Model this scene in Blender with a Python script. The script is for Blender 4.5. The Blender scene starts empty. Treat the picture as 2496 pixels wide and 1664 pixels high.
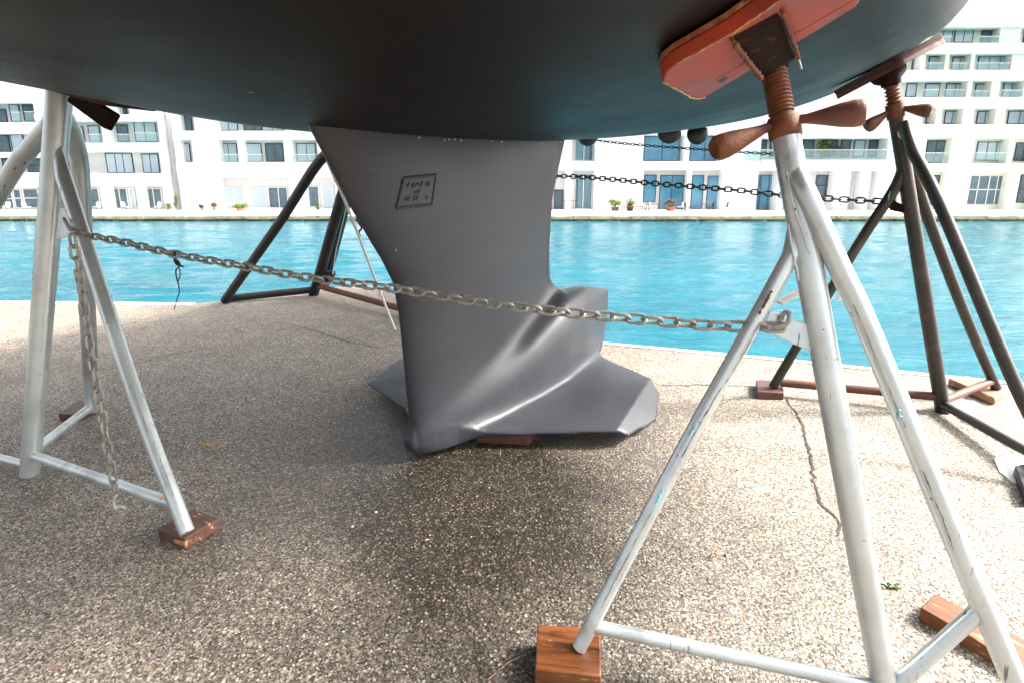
import bpy, bmesh, math, random
import numpy as np
from mathutils import Vector, Matrix
random.seed(7)
rng = np.random.default_rng(5)
SC = bpy.context.scene
COL = SC.collection

# ------------------------------------------------------------------ camera model
FPX = 1250.0; CX = 1248.0; HOR = 475.0
PITCH = math.radians(11.5)
CY = HOR + FPX * math.tan(PITCH)
EYE = 1.3
DS = 2496.0 / 2352.0
CAMP = np.array([0, 0, EYE])
CF = np.array([0, math.cos(PITCH), -math.sin(PITCH)]); CR = np.array([1.0, 0, 0]); CU = np.array([0, math.sin(PITCH), math.cos(PITCH)])


def ray(dx, dy):
    return CF + (dx * DS - CX) / FPX * CR - (dy * DS - CY) / FPX * CU


def atZ(dx, dy, z):
    r = ray(dx, dy); return CAMP + (z - EYE) / r[2] * r


def atY(dx, dy, y):
    r = ray(dx, dy); return CAMP + y / r[1] * r


def atPl(dx, dy, P0, nn):
    r = ray(dx, dy); return CAMP + ((P0 - CAMP) @ nn) / (r @ nn) * r


cam = bpy.data.cameras.new('camera')
camo = bpy.data.objects.new('camera', cam); COL.objects.link(camo)
camo.location = (0, 0, EYE); camo.rotation_euler = (math.pi / 2 - PITCH, 0, 0)
cam.sensor_width = 36; cam.lens = FPX / 2496 * 36
cam.shift_y = (CY - 832) / 2496
cam.clip_start = 0.05; cam.clip_end = 2000
SC.camera = camo

# ------------------------------------------------------------------ materials


def newmat(name):
    m = bpy.data.materials.new(name); m.use_nodes = True
    nt = m.node_tree
    return m, nt, nt.nodes['Principled BSDF'], nt.nodes, nt.links


def ramp(nodes, stops, interp='LINEAR'):
    r = nodes.new('ShaderNodeValToRGB'); cr = r.color_ramp; cr.interpolation = interp
    while len(cr.elements) < len(stops): cr.elements.new(0.5)
    for e, (p, c) in zip(cr.elements, stops):
        e.position = p
        e.color = (c, c, c, 1) if isinstance(c, (int, float)) else (*c, 1)
    return r


def noise(nodes, links, co, scale, detail=4, rough=0.55, dist=0.0):
    n = nodes.new('ShaderNodeTexNoise'); n.inputs['Scale'].default_value = scale
    n.inputs['Detail'].default_value = detail; n.inputs['Roughness'].default_value = rough
    n.inputs['Distortion'].default_value = dist
    links.new(co, n.inputs['Vector']); return n


def mixc(nodes, links, fac, a, b, mode='MIX'):
    m = nodes.new('ShaderNodeMix'); m.data_type = 'RGBA'; m.blend_type = mode
    for sock, v in ((m.inputs[0], fac), (m.inputs[6], a), (m.inputs[7], b)):
        if hasattr(v, 'links'): links.new(v, sock)
        elif isinstance(v, (int, float)): sock.default_value = v
        else: sock.default_value = (*v, 1)
    return m.outputs[2]


def coords(nodes, links, scale=(1, 1, 1), kind='Object'):
    t = nodes.new('ShaderNodeTexCoord'); mp = nodes.new('ShaderNodeMapping')
    mp.inputs['Scale'].default_value = scale
    links.new(t.outputs[kind], mp.inputs['Vector']); return mp.outputs[0]


def bump(nodes, links, bs, h, strength, dist=0.01):
    b = nodes.new('ShaderNodeBump'); b.inputs['Strength'].default_value = strength; b.inputs['Distance'].default_value = dist
    links.new(h, b.inputs['Height']); links.new(b.outputs[0], bs.inputs['Normal']); return b


def paintmat(name, base, var=0.12, rough=0.45, metal=0.0, spots=(), vscale=6, bstr=0.15, bscale=60, stretch=(1, 1, 1)):
    """painted / weathered surface: tonal variation plus patches (color, scale, threshold, softness)"""
    m, nt, bs, N, L = newmat(name)
    co = coords(N, L, stretch)
    n = noise(N, L, co, vscale, 5)
    lo = tuple(c * (1 - var) for c in base); hi = tuple(min(1, c * (1 + var)) for c in base)
    r = ramp(N, [(0.3, lo), (0.7, hi)]); L.new(n.outputs[0], r.inputs[0]); c = r.outputs[0]
    for col, sc, th, soft in spots:
        k = noise(N, L, co, sc, 6, 0.65)
        q = ramp(N, [(th, 0.0), (min(1, th + soft), 1.0)]); L.new(k.outputs[0], q.inputs[0])
        c = mixc(N, L, q.outputs[0], c, col)
    L.new(c, bs.inputs['Base Color'])
    rr = ramp(N, [(0.3, max(0.05, rough - 0.08)), (0.7, min(1, rough + 0.1))]); L.new(n.outputs[0], rr.inputs[0])
    L.new(rr.outputs[0], bs.inputs['Roughness'])
    bs.inputs['Metallic'].default_value = metal
    if bstr > 0:
        b = noise(N, L, co, bscale, 4); bump(N, L, bs, b.outputs[0], bstr, 0.004)
    return m




def scuff(m, dark=(0.10, 0.095, 0.085)):
    '''thin dark score marks running along the tubes'''
    nt = m.node_tree; N, L = nt.nodes, nt.links; bs = N['Principled BSDF']; src = bs.inputs['Base Color'].links[0].from_socket
    n = noise(N, L, coords(N, L, (1, 1, 0.055)), 62, 3, 0.5, 0.15); q = ramp(N, [(0.665, 0.0), (0.70, 0.9)]); L.new(n.outputs[0], q.inputs[0])
    n2 = noise(N, L, coords(N, L, (1, 1, 1)), 4.2, 3); q2 = ramp(N, [(0.48, 0.0), (0.60, 1.0)]); L.new(n2.outputs[0], q2.inputs[0])
    mm = N.new('ShaderNodeMath'); mm.operation = 'MULTIPLY'; L.new(q.outputs[0], mm.inputs[0]); L.new(q2.outputs[0], mm.inputs[1])
    L.new(mixc(N, L, mm.outputs[0], src, dark), bs.inputs['Base Color'])


M = {}
M['silver'] = paintmat('silver_paint', (0.52, 0.56, 0.56), 0.16, 0.33, 0.55,
                       [((0.13, 0.085, 0.06), 7, 0.675, 0.03), ((0.05, 0.05, 0.045), 40, 0.685, 0.02), ((0.30, 0.66, 0.70), 6, 0.74, 0.015), ((0.34, 0.35, 0.35), 3.0, 0.56, 0.12)], 5, 0.16, 70)
scuff(M['silver'])
M['rust'] = paintmat('orange_rust', (0.115, 0.034, 0.0095), 0.5, 0.75, 0.0,
                     [((0.22, 0.085, 0.02), 22, 0.54, 0.2), ((0.05, 0.02, 0.012), 14, 0.6, 0.12)], 30, 0.5, 120)
M['rustred'] = paintmat('red_brown_rust', (0.115, 0.038, 0.022), 0.35, 0.62, 0.0,
                        [((0.19, 0.07, 0.03), 18, 0.55, 0.2), ((0.05, 0.02, 0.015), 12, 0.6, 0.15)], 18, 0.4, 110)
M['darkrust'] = paintmat('dark_rust', (0.014, 0.006, 0.0045), 0.5, 0.88, 0.0,
                         [((0.11, 0.022, 0.010), 20, 0.60, 0.1)], 25, 0.5, 120)
M['darkrust'].node_tree.nodes['Principled BSDF'].inputs['Specular IOR Level'].default_value = 0.12
M['brownpaint'] = paintmat('worn_brown_green_paint', (0.028, 0.024, 0.020), 0.3, 0.42, 0.1,
                           [((0.065, 0.068, 0.058), 5, 0.54, 0.2), ((0.17, 0.045, 0.018), 7, 0.61, 0.1), ((0.015, 0.012, 0.01), 30, 0.64, 0.08)], 7, 0.25, 90)
M['blackpaint'] = paintmat('black_paint', (0.007, 0.0075, 0.007), 0.3, 0.45, 0.0, [((0.04, 0.03, 0.022), 14, 0.68, 0.08)], 9, 0.2, 80)
M['black'] = paintmat('black_rubber', (0.012, 0.012, 0.013), 0.2, 0.5, 0.0, [], 9, 0.1, 80)
M['orangepaint'] = paintmat('orange_board_paint', (0.34, 0.036, 0.006), 0.25, 0.5, 0.0,
                            [((0.22, 0.045, 0.028), 6, 0.52, 0.2), ((0.12, 0.03, 0.02), 16, 0.64, 0.06), ((0.55, 0.36, 0.18), 30, 0.73, 0.03), ((0.05, 0.02, 0.015), 13, 0.72, 0.02)], 7, 0.35, 40, (1, 1, 1))
M['redwood'] = paintmat('red_ply_edge', (0.26, 0.07, 0.035), 0.4, 0.7, 0.0,
                        [((0.42, 0.22, 0.10), 40, 0.56, 0.1), ((0.03, 0.03, 0.025), 25, 0.62, 0.06)], 35, 0.6, 60)
M['woodpale'] = paintmat('bare_pale_wood', (0.50, 0.33, 0.15), 0.3, 0.7, 0, [((0.12, 0.08, 0.03), 30, 0.6, 0.1)], 30, 0.3, 100)
M['chip'] = paintmat('turquoise_chip', (0.16, 0.52, 0.58), 0.15, 0.5)
M['score'] = paintmat('dark_score', (0.07, 0.062, 0.055), 0.3, 0.6)
M['padbrown'] = paintmat('brown_pad_board', (0.085, 0.028, 0.017), 0.4, 0.7, 0, [((0.2, 0.1, 0.05), 30, 0.62, 0.1)], 25, 0.5, 60)
M['carpet'] = paintmat('dark_red_carpet', (0.05, 0.022, 0.018), 0.5, 0.95, 0.0, [((0.14, 0.07, 0.05), 60, 0.6, 0.1)], 40, 0.8, 200)
M['chain'] = paintmat('galvanised_chain', (0.255, 0.25, 0.225), 0.3, 0.5, 0.3, [((0.13, 0.075, 0.035), 25, 0.58, 0.1), ((0.34, 0.33, 0.27), 16, 0.6, 0.15)], 25, 0.3, 160)
M['chainblack'] = paintmat('black_chain', (0.016, 0.015, 0.015), 0.3, 0.5, 0.2, [((0.06, 0.03, 0.018), 25, 0.62, 0.1)], 25, 0.3, 160)
M['zinc'] = paintmat('bright_zinc', (0.62, 0.62, 0.60), 0.15, 0.35, 0.7, [], 20, 0.1, 160)
M['rope'] = paintmat('white_rope', (0.72, 0.70, 0.64), 0.1, 0.8, 0.0, [], 60, 0.5, 300)
M['white'] = paintmat('white_render', (0.88, 0.88, 0.87), 0.03, 0.75, 0.0, [], 0.6, 0.05, 8)
M['cream'] = paintmat('cream_render', (0.74, 0.74, 0.66), 0.04, 0.8, 0.0, [], 0.5, 0.05, 8)
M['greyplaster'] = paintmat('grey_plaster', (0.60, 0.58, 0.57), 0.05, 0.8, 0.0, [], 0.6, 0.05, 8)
M['plastic'] = paintmat('white_sheet', (0.80, 0.80, 0.78), 0.05, 0.5, 0.0, [((0.5, 0.48, 0.42), 12, 0.62, 0.1)], 6, 0.1, 60)
M['darkframe'] = paintmat('dark_bronze_frame', (0.045, 0.035, 0.035), 0.2, 0.4, 0.3, [], 4, 0, 8)
M['room'] = paintmat('dim_room', (0.26, 0.24, 0.23), 0.5, 0.9, 0.0, [], 0.8, 0, 8)
M['curtain'] = paintmat('white_curtain', (0.72, 0.73, 0.72), 0.06, 0.9, 0.0, [], 2, 0, 8)
M['terracotta'] = paintmat('terracotta', (0.33, 0.13, 0.07), 0.15, 0.8)
M['woodbrown'] = paintmat('brown_furniture', (0.16, 0.09, 0.05), 0.2, 0.6)
M['leafdry'] = paintmat('dry_leaf', (0.55, 0.25, 0.05), 0.4, 0.6, 0.0, [((0.3, 0.10, 0.03), 30, 0.55, 0.1)], 40, 0.1, 80)
M['bud'] = paintmat('green_leaf', (0.10, 0.20, 0.035), 0.3, 0.5, 0, [], 20, 0, 8)
M['bronze'] = paintmat('dark_bronze', (0.02, 0.018, 0.02), 0.3, 0.35, 0.4)


def woodmat(name, base, dark, scale=(3, 40, 40), rough=0.5, chips=None):
    m, nt, bs, N, L = newmat(name)
    co = coords(N, L, scale)
    n = noise(N, L, co, 2.2, 6, 0.6, 0.6)
    r = ramp(N, [(0.30, dark), (0.48, base), (0.62, tuple(min(1, c * 1.25) for c in base)), (0.8, dark)])
    L.new(n.outputs[0], r.inputs[0]); c = r.outputs[0]
    if chips:
        k = noise(N, L, coords(N, L, (6, 26, 20)), 1.6, 5, 0.6)
        q = ramp(N, [(0.60, 0.0), (0.64, 1.0)]); L.new(k.outputs[0], q.inputs[0])
        c = mixc(N, L, q.outputs[0], c, chips)
    L.new(c, bs.inputs['Base Color']); bs.inputs['Roughness'].default_value = rough
    bump(N, L, bs, n.outputs[0], 0.4, 0.004)
    return m


M['wood'] = woodmat('varnished_wood', (0.155, 0.050, 0.014), (0.07, 0.020, 0.007), (2.5, 30, 30), 0.4, (0.42, 0.27, 0.12))
M['woodred'] = woodmat('red_painted_wood', (0.085, 0.032, 0.024), (0.05, 0.018, 0.014), (6, 20, 20), 0.55, None)
M['woodchip'] = woodmat('splintered_brown_wood', (0.10, 0.042, 0.028), (0.055, 0.022, 0.016), (5, 22, 22), 0.6, (0.46, 0.27, 0.13))
M['woodpink'] = woodmat('weathered_board', (0.30, 0.16, 0.085), (0.15, 0.07, 0.035), (3, 25, 25), 0.6, (0.42, 0.26, 0.16))

# antifouling hull paint


def hullmat(name, base, rough, spec=0.5):
    m, nt, bs, N, L = newmat(name)
    co = coords(N, L, (1, 1, 1))
    n = noise(N, L, co, 1.7, 5, 0.6); s = noise(N, L, coords(N, L, (0.6, 0.6, 5)), 3.0, 4)
    r = ramp(N, [(0.3, tuple(c * 0.86 for c in base)), (0.7, tuple(c * 1.12 for c in base))]); L.new(n.outputs[0], r.inputs[0])
    c = mixc(N, L, 0.25, r.outputs[0], s.outputs[0], 'MULTIPLY')
    f = noise(N, L, co, 34, 2, 0.4)
    q = ramp(N, [(0.80, 0.0), (0.815, 1.0)]); L.new(f.outputs[0], q.inputs[0])
    c = mixc(N, L, q.outputs[0], c, (0.35, 0.35, 0.33))
    L.new(c, bs.inputs['Base Color'])
    rr = ramp(N, [(0.3, rough - 0.06), (0.7, rough + 0.08)]); L.new(n.outputs[0], rr.inputs[0]); L.new(rr.outputs[0], bs.inputs['Roughness'])
    sc = noise(N, L, coords(N, L, (3, 3, 26)), 2.4, 5, 0.7, 0.4); sr = ramp(N, [(0.655, 0.0), (0.70, 0.35)]); L.new(sc.outputs[0], sr.inputs[0])
    c = mixc(N, L, sr.outputs[0], c, tuple(x * 2.1 for x in base)); L.new(c, bs.inputs['Base Color'])
    bs.inputs['Specular IOR Level'].default_value = spec
    b = noise(N, L, co, 140, 3); b2 = noise(N, L, coords(N, L, (1.2, 1.2, 7)), 3.5, 4)
    ad = N.new('ShaderNodeMath'); ad.operation = 'MULTIPLY_ADD'; L.new(b2.outputs[0], ad.inputs[0]); ad.inputs[1].default_value = 0.7; L.new(b.outputs[0], ad.inputs[2])
    bump(N, L, bs, ad.outputs[0], 0.12, 0.003)
    return m


M['hull'] = hullmat('black_antifouling', (0.0062, 0.0052, 0.0050), 0.48, 0.24)
M['keel'] = hullmat('grey_antifouling', (0.045, 0.047, 0.056), 0.38, 0.24)
M['topside'] = paintmat('white_gelcoat', (0.75, 0.76, 0.77), 0.02, 0.2, 0, [], 1, 0, 8)

# glass
m, nt, bs, N, L = newmat('window_glass')
bs.inputs['Base Color'].default_value = (0.28, 0.35, 0.40, 1); bs.inputs['Roughness'].default_value = 0.04
tr = N.new('ShaderNodeBsdfTransparent'); tr.inputs[0].default_value = (0.80, 0.92, 0.95, 1)
mx = N.new('ShaderNodeMixShader'); mx.inputs[0].default_value = 0.30
L.new(tr.outputs[0], mx.inputs[1]); L.new(bs.outputs[0], mx.inputs[2]); L.new(mx.outputs[0], N['Material Output'].inputs['Surface'])
M['glass'] = m
m, nt, bs, N, L = newmat('pale_window_glass')
bs.inputs['Base Color'].default_value = (0.74, 0.82, 0.88, 1); bs.inputs['Roughness'].default_value = 0.05
tr = N.new('ShaderNodeBsdfTransparent'); tr.inputs[0].default_value = (0.85, 0.93, 0.97, 1)
mx = N.new('ShaderNodeMixShader'); mx.inputs[0].default_value = 0.55
L.new(tr.outputs[0], mx.inputs[1]); L.new(bs.outputs[0], mx.inputs[2]); L.new(mx.outputs[0], N['Material Output'].inputs['Surface'])
M['paleglass'] = m
m, nt, bs, N, L = newmat('blue_glass')
co = coords(N, L, (1, 1, 1))
n = noise(N, L, co, 0.5, 3)
r = ramp(N, [(0.35, (0.07, 0.22, 0.34)), (0.65, (0.15, 0.33, 0.45))]); L.new(n.outputs[0], r.inputs[0]); L.new(r.outputs[0], bs.inputs['Base Color'])
bs.inputs['Roughness'].default_value = 0.05
M['blueglass'] = m
m, nt, bs, N, L = newmat('railing_glass')
bs.inputs['Base Color'].default_value = (0.60, 0.68, 0.68, 1); bs.inputs['Roughness'].default_value = 0.06
tr = N.new('ShaderNodeBsdfTransparent'); tr.inputs[0].default_value = (0.85, 0.95, 0.93, 1)
mx = N.new('ShaderNodeMixShader'); mx.inputs[0].default_value = 0.20
L.new(tr.outputs[0], mx.inputs[1]); L.new(bs.outputs[0], mx.inputs[2]); L.new(mx.outputs[0], N['Material Output'].inputs['Surface'])
M['railglass'] = m


def foliage(name, a, b):
    m, nt, bs, N, L = newmat(name)
    g = N.new('ShaderNodeObjectInfo'); co = coords(N, L, (1, 1, 1))
    n = noise(N, L, co, 7, 3)
    r = ramp(N, [(0.3, a), (0.7, b)]); L.new(n.outputs[0], r.inputs[0]); L.new(r.outputs[0], bs.inputs['Base Color'])
    bs.inputs['Roughness'].default_value = 0.6
    return m


M['leafyellow'] = foliage('yellow_green_leaves', (0.09, 0.12, 0.012), (0.20, 0.22, 0.02))
M['leafgreen'] = foliage('green_leaves', (0.04, 0.085, 0.018), (0.10, 0.16, 0.03))
M['leafred'] = foliage('red_green_leaves', (0.16, 0.035, 0.025), (0.12, 0.15, 0.02))

# concrete quay with exposed pebbles, damp and painted hull shade round the keel
WET_SHADE_C = atZ(1090, 1150, 0)
m, nt, bs, N, L = newmat('pebbled_concrete')
geo = N.new('ShaderNodeNewGeometry'); pos = geo.outputs['Position']


def voro(scale, feat='F1', rnd=1.0):
    v = N.new('ShaderNodeTexVoronoi'); v.feature = feat; v.inputs['Scale'].default_value = scale
    v.inputs['Randomness'].default_value = rnd
    wob = noise(N, L, pos, scale * 0.6, 2)
    sub = N.new('ShaderNodeVectorMath'); sub.operation = 'MULTIPLY_ADD'; L.new(wob.outputs[1], sub.inputs[0]); sub.inputs[1].default_value = (0.35 / scale,) * 3; L.new(pos, sub.inputs[2])
    L.new(sub.outputs[0], v.inputs['Vector']); return v


v1 = voro(88); v2 = voro(210); v3 = voro(38)


def peb(v, stops):
    sp = N.new('ShaderNodeSeparateColor'); L.new(v.outputs['Color'], sp.inputs[0])
    r = ramp(N, stops); L.new(sp.outputs[0], r.inputs[0]); return sp, r


sp1, c1 = peb(v1, [(0.0, (0.10, 0.085, 0.07)), (0.3, (0.22, 0.185, 0.15)), (0.55, (0.33, 0.28, 0.22)), (0.78, (0.44, 0.38, 0.31)), (0.92, (0.58, 0.52, 0.44)), (1.0, (0.72, 0.68, 0.6))])
sp2, c2 = peb(v2, [(0.0, (0.03, 0.026, 0.022)), (0.3, (0.12, 0.105, 0.085)), (0.6, (0.25, 0.22, 0.18)), (0.86, (0.44, 0.39, 0.33)), (1.0, (0.80, 0.74, 0.66))])
# large scattered pebbles show only where their cell value is high
sp3, c3 = peb(v3, [(0.0, (0.30, 0.24, 0.17)), (0.3, (0.44, 0.32, 0.22)), (0.5, (0.20, 0.18, 0.17)), (0.8, (0.50, 0.46, 0.40)), (1.0, (0.35, 0.20, 0.13))])
big = N.new('ShaderNodeMath'); big.operation = 'GREATER_THAN'; L.new(sp3.outputs[1], big.inputs[0]); big.inputs[1].default_value = 0.82
core3 = N.new('ShaderNodeMath'); core3.operation = 'LESS_THAN'; L.new(v3.outputs['Distance'], core3.inputs[0]); core3.inputs[1].default_value = 0.34
bm3 = N.new('ShaderNodeMath'); bm3.operation = 'MULTIPLY'; L.new(big.outputs[0], bm3.inputs[0]); L.new(core3.outputs[0], bm3.inputs[1])
pm = ramp(N, [(0.34, 1.0), (0.50, 0.0)]); L.new(v1.outputs['Distance'], pm.inputs[0])
has = ramp(N, [(0.22, 0.0), (0.30, 1.0)]); L.new(sp1.outputs[2], has.inputs[0])
pmk = N.new('ShaderNodeMath'); pmk.operation = 'MULTIPLY'; L.new(pm.outputs[0], pmk.inputs[0]); L.new(has.outputs[0], pmk.inputs[1])
matrix = mixc(N, L, 1.0, c2.outputs[0], (0.80, 0.77, 0.74), 'MULTIPLY')
fine = mixc(N, L, pmk.outputs[0], matrix, c1.outputs[0])
fine = mixc(N, L, bm3.outputs[0], fine, c3.outputs[0])
st = noise(N, L, pos, 0.9, 6, 0.6, 0.3); str_ = ramp(N, [(0.28, 0.78), (0.52, 1.05), (0.75, 1.2)]); L.new(st.outputs[0], str_.inputs[0])
colr = mixc(N, L, 1.0, fine, str_.outputs[0], 'MULTIPLY')
st2 = noise(N, L, pos, 5, 5, 0.6); st2r = ramp(N, [(0.3, 0.82), (0.7, 1.12)]); L.new(st2.outputs[0], st2r.inputs[0])
colr = mixc(N, L, 1.0, colr, st2r.outputs[0], 'MULTIPLY')
colr = mixc(N, L, 1.0, colr, (1.02, 1.00, 0.985), 'MULTIPLY')
ol = noise(N, L, pos, 2.6, 5, 0.7, 0.5); olr = ramp(N, [(0.60, 0.0), (0.70, 0.55)]); L.new(ol.outputs[0], olr.inputs[0])
colr = mixc(N, L, olr.outputs[0], colr, mixc(N, L, 1.0, colr, (0.5, 0.48, 0.46), 'MULTIPLY'))
# damp patch deepened by hull shade painted into the colour, ragged edge
dv = N.new('ShaderNodeVectorMath'); dv.operation = 'SUBTRACT'; L.new(pos, dv.inputs[0]); dv.inputs[1].default_value = tuple(WET_SHADE_C)
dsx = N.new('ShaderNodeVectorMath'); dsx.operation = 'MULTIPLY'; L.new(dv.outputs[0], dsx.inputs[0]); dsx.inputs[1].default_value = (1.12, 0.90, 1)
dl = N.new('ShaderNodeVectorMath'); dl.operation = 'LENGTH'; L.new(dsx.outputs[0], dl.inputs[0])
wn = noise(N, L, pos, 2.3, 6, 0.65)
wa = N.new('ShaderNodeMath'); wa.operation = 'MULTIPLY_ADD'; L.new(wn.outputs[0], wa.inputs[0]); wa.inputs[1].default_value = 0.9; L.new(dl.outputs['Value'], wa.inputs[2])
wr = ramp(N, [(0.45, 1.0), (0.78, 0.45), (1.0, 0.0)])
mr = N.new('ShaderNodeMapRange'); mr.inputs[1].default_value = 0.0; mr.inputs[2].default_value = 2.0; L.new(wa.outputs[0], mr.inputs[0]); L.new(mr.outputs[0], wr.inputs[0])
wet_shade = wr.outputs[0]
wet_shade_p = mixc(N, L, pmk.outputs[0], (0.085, 0.078, 0.07), (0.29, 0.265, 0.22))
dark = mixc(N, L, 1.0, colr, wet_shade_p, 'MULTIPLY')
colr = mixc(N, L, wet_shade, colr, dark)
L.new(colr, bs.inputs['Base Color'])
ro = N.new('ShaderNodeMapRange'); L.new(wet_shade, ro.inputs[0]); ro.inputs[3].default_value = 0.72; ro.inputs[4].default_value = 0.42
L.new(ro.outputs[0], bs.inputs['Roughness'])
inv = N.new('ShaderNodeMath'); inv.operation = 'MULTIPLY_ADD'; L.new(v1.outputs['Distance'], inv.inputs[0]); inv.inputs[1].default_value = -1.0
L.new(st2.outputs[0], inv.inputs[2])
inv2 = N.new('ShaderNodeMath'); inv2.operation = 'MULTIPLY_ADD'; L.new(v2.outputs['Distance'], inv2.inputs[0]); inv2.inputs[1].default_value = -0.5; L.new(inv.outputs[0], inv2.inputs[2])
bump(N, L, bs, inv2.outputs[0], 0.5, 0.005)
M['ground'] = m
M['kerbstone'] = paintmat('pale_quay_edge', (0.55, 0.50, 0.45), 0.15, 0.8, 0, [((0.3, 0.26, 0.22), 6, 0.6, 0.1)], 8, 0.4, 60)
M['crack'] = paintmat('dark_crack', (0.045, 0.035, 0.025), 0.5, 0.9, 0, [((0.10, 0.085, 0.05), 30, 0.55, 0.1)], 30, 0.3, 80)  # dark brown of the crack strips, with lighter flecks
M['grit'] = paintmat('grit_stone', (0.26, 0.23, 0.19), 0.3, 0.8)
M['wash'] = paintmat('pale_cement_wash', (0.155, 0.155, 0.168), 0.3, 0.8, 0, [((0.24, 0.23, 0.22), 14, 0.56, 0.12)], 9, 0.5, 90)
M['quaystone'] = paintmat('yellow_quay_stone', (0.50, 0.46, 0.30), 0.3, 0.85, 0, [((0.12, 0.10, 0.06), 1.5, 0.6, 0.06)], 1.2, 0.5, 4)
M['quaydark'] = paintmat('dark_wet_stone', (0.045, 0.04, 0.025), 0.4, 0.6, 0, [((0.2, 0.17, 0.09), 0.8, 0.55, 0.06)], 1.2, 0.5, 4)
M['pave'] = paintmat('pale_paving', (0.74, 0.73, 0.70), 0.05, 0.8, 0, [], 0.8, 0.1, 4)

# water
m, nt, bs, N, L = newmat('harbour_water')
geo = N.new('ShaderNodeNewGeometry')
mp = N.new('ShaderNodeMapping'); mp.inputs['Scale'].default_value = (0.36, 1.25, 1); mp.inputs['Rotation'].default_value = (0, 0, math.radians(8)); L.new(geo.outputs['Position'], mp.inputs['Vector'])
w1 = noise(N, L, mp.outputs[0], 0.9, 4, 0.5, 0.8); w2 = noise(N, L, mp.outputs[0], 3.1, 5, 0.6, 0.6); w3 = noise(N, L, mp.outputs[0], 0.09, 3)
r = ramp(N, [(0.30, (0.0, 0.050, 0.076)), (0.5, (0.001, 0.098, 0.134)), (0.70, (0.003, 0.130, 0.168))])
ad = N.new('ShaderNodeMath'); ad.operation = 'MULTIPLY_ADD'; L.new(w2.outputs[0], ad.inputs[0]); ad.inputs[1].default_value = 0.62
hw = N.new('ShaderNodeMath'); hw.operation = 'MULTIPLY'; L.new(w1.outputs[0], hw.inputs[0]); hw.inputs[1].default_value = 0.75
L.new(hw.outputs[0], ad.inputs[2])
cm = N.new('ShaderNodeMath'); cm.operation = 'MULTIPLY_ADD'; L.new(w3.outputs[0], cm.inputs[0]); cm.inputs[1].default_value = 0.5; cm.inputs[2].default_value = 0.25
L.new(cm.outputs[0], r.inputs[0]); L.new(r.outputs[0], bs.inputs['Base Color'])
bs.inputs['Roughness'].default_value = 0.08; bs.inputs['IOR'].default_value = 1.33; bs.inputs['Specular IOR Level'].default_value = 0.17
bump(N, L, bs, ad.outputs[0], 0.8, 0.13)
M['water'] = m

# ------------------------------------------------------------------ mesh builders


class MB:
    def __init__(s): s.v = []; s.f = []; s.mi = []; s.cur = 0

    def add(s, vs, fs):
        o = len(s.v); s.v += [tuple(map(float, p)) for p in vs]
        for f in fs: s.f.append([i + o for i in f]); s.mi.append(s.cur)

    def box(s, x0, x1, y0, y1, z0, z1):
        s.hexa([(x0, y0, z0), (x1, y0, z0), (x1, y1, z0), (x0, y1, z0)], [(x0, y0, z1), (x1, y0, z1), (x1, y1, z1), (x0, y1, z1)])

    def hexa(s, bot, top):
        n = len(bot)
        s.add(list(bot) + list(top), [list(range(n))[::-1], list(range(n, 2 * n))] + [[i, (i + 1) % n, n + (i + 1) % n, n + i] for i in range(n)])

    def plate(s, pts, nrm, t):
        nrm = np.asarray(nrm, float); nrm = nrm / np.linalg.norm(nrm)
        a = [np.asarray(p, float) for p in pts]
        s.hexa([p - nrm * t / 2 for p in a], [p + nrm * t / 2 for p in a])

    def tube(s, path, rad, seg=16, flat=None, closed=False, caps=True, ref=None):
        P = [np.asarray(p, float) for p in path]; n = len(P)
        if not hasattr(rad, '__len__'): rad = [rad] * n
        tang = []
        for i in range(n):
            a = P[(i - 1) % n] if (closed or i > 0) else P[i]; b = P[(i + 1) % n] if (closed or i < n - 1) else P[i]
            t = b - a; tang.append(t / (np.linalg.norm(t) + 1e-12))
        if ref is None: ref = np.array([0, 0, 1.0]) if abs(tang[0][2]) < 0.9 else np.array([1.0, 0, 0])
        nn = np.cross(tang[0], ref); nn /= np.linalg.norm(nn); vs = []
        for i in range(n):
            nn = nn - tang[i] * (nn @ tang[i]); nn /= np.linalg.norm(nn)
            bb = np.cross(tang[i], nn)
            fx = 1.0 if flat is None else flat[i]
            for k in range(seg):
                a = 2 * math.pi * k / seg
                vs.append(P[i] + rad[i] * (math.cos(a) * nn * fx + math.sin(a) * bb / (fx if fx else 1)))
        fs = []
        for i in range(n if closed else n - 1):
            j = (i + 1) % n
            for k in range(seg):
                q = (k + 1) % seg; fs.append([i * seg + k, i * seg + q, j * seg + q, j * seg + k])
        if not closed and caps: fs += [list(range(seg))[::-1], list(range((n - 1) * seg, n * seg))]
        s.add(vs, fs)

    def build(s, name, mats, parent=None, sharp=38, bevel=0.0, smooth=True):
        off = np.array(parent_world(parent)) if parent else np.zeros(3)
        me = bpy.data.meshes.new(name)
        me.from_pydata([tuple(np.array(p) - off) for p in s.v], [], s.f); me.update()
        bm = bmesh.new(); bm.from_mesh(me); bmesh.ops.recalc_face_normals(bm, faces=bm.faces); bm.to_mesh(me); bm.free()
        if not isinstance(mats, (list, tuple)): mats = [mats]
        for q in mats: me.materials.append(M[q])
        me.polygons.foreach_set('material_index', s.mi)
        me.polygons.foreach_set('use_smooth', [smooth] * len(me.polygons))
        if smooth: me.set_sharp_from_angle(angle=math.radians(sharp))
        o = bpy.data.objects.new(name, me); COL.objects.link(o)
        if parent: o.parent = parent
        if bevel > 0:
            b = o.modifiers.new('bevel', 'BEVEL'); b.width = bevel; b.segments = 2; b.limit_method = 'ANGLE'
        return o


def parent_world(o):
    v = Vector((0, 0, 0))
    while o: v += o.location; o = o.parent
    return v


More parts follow.
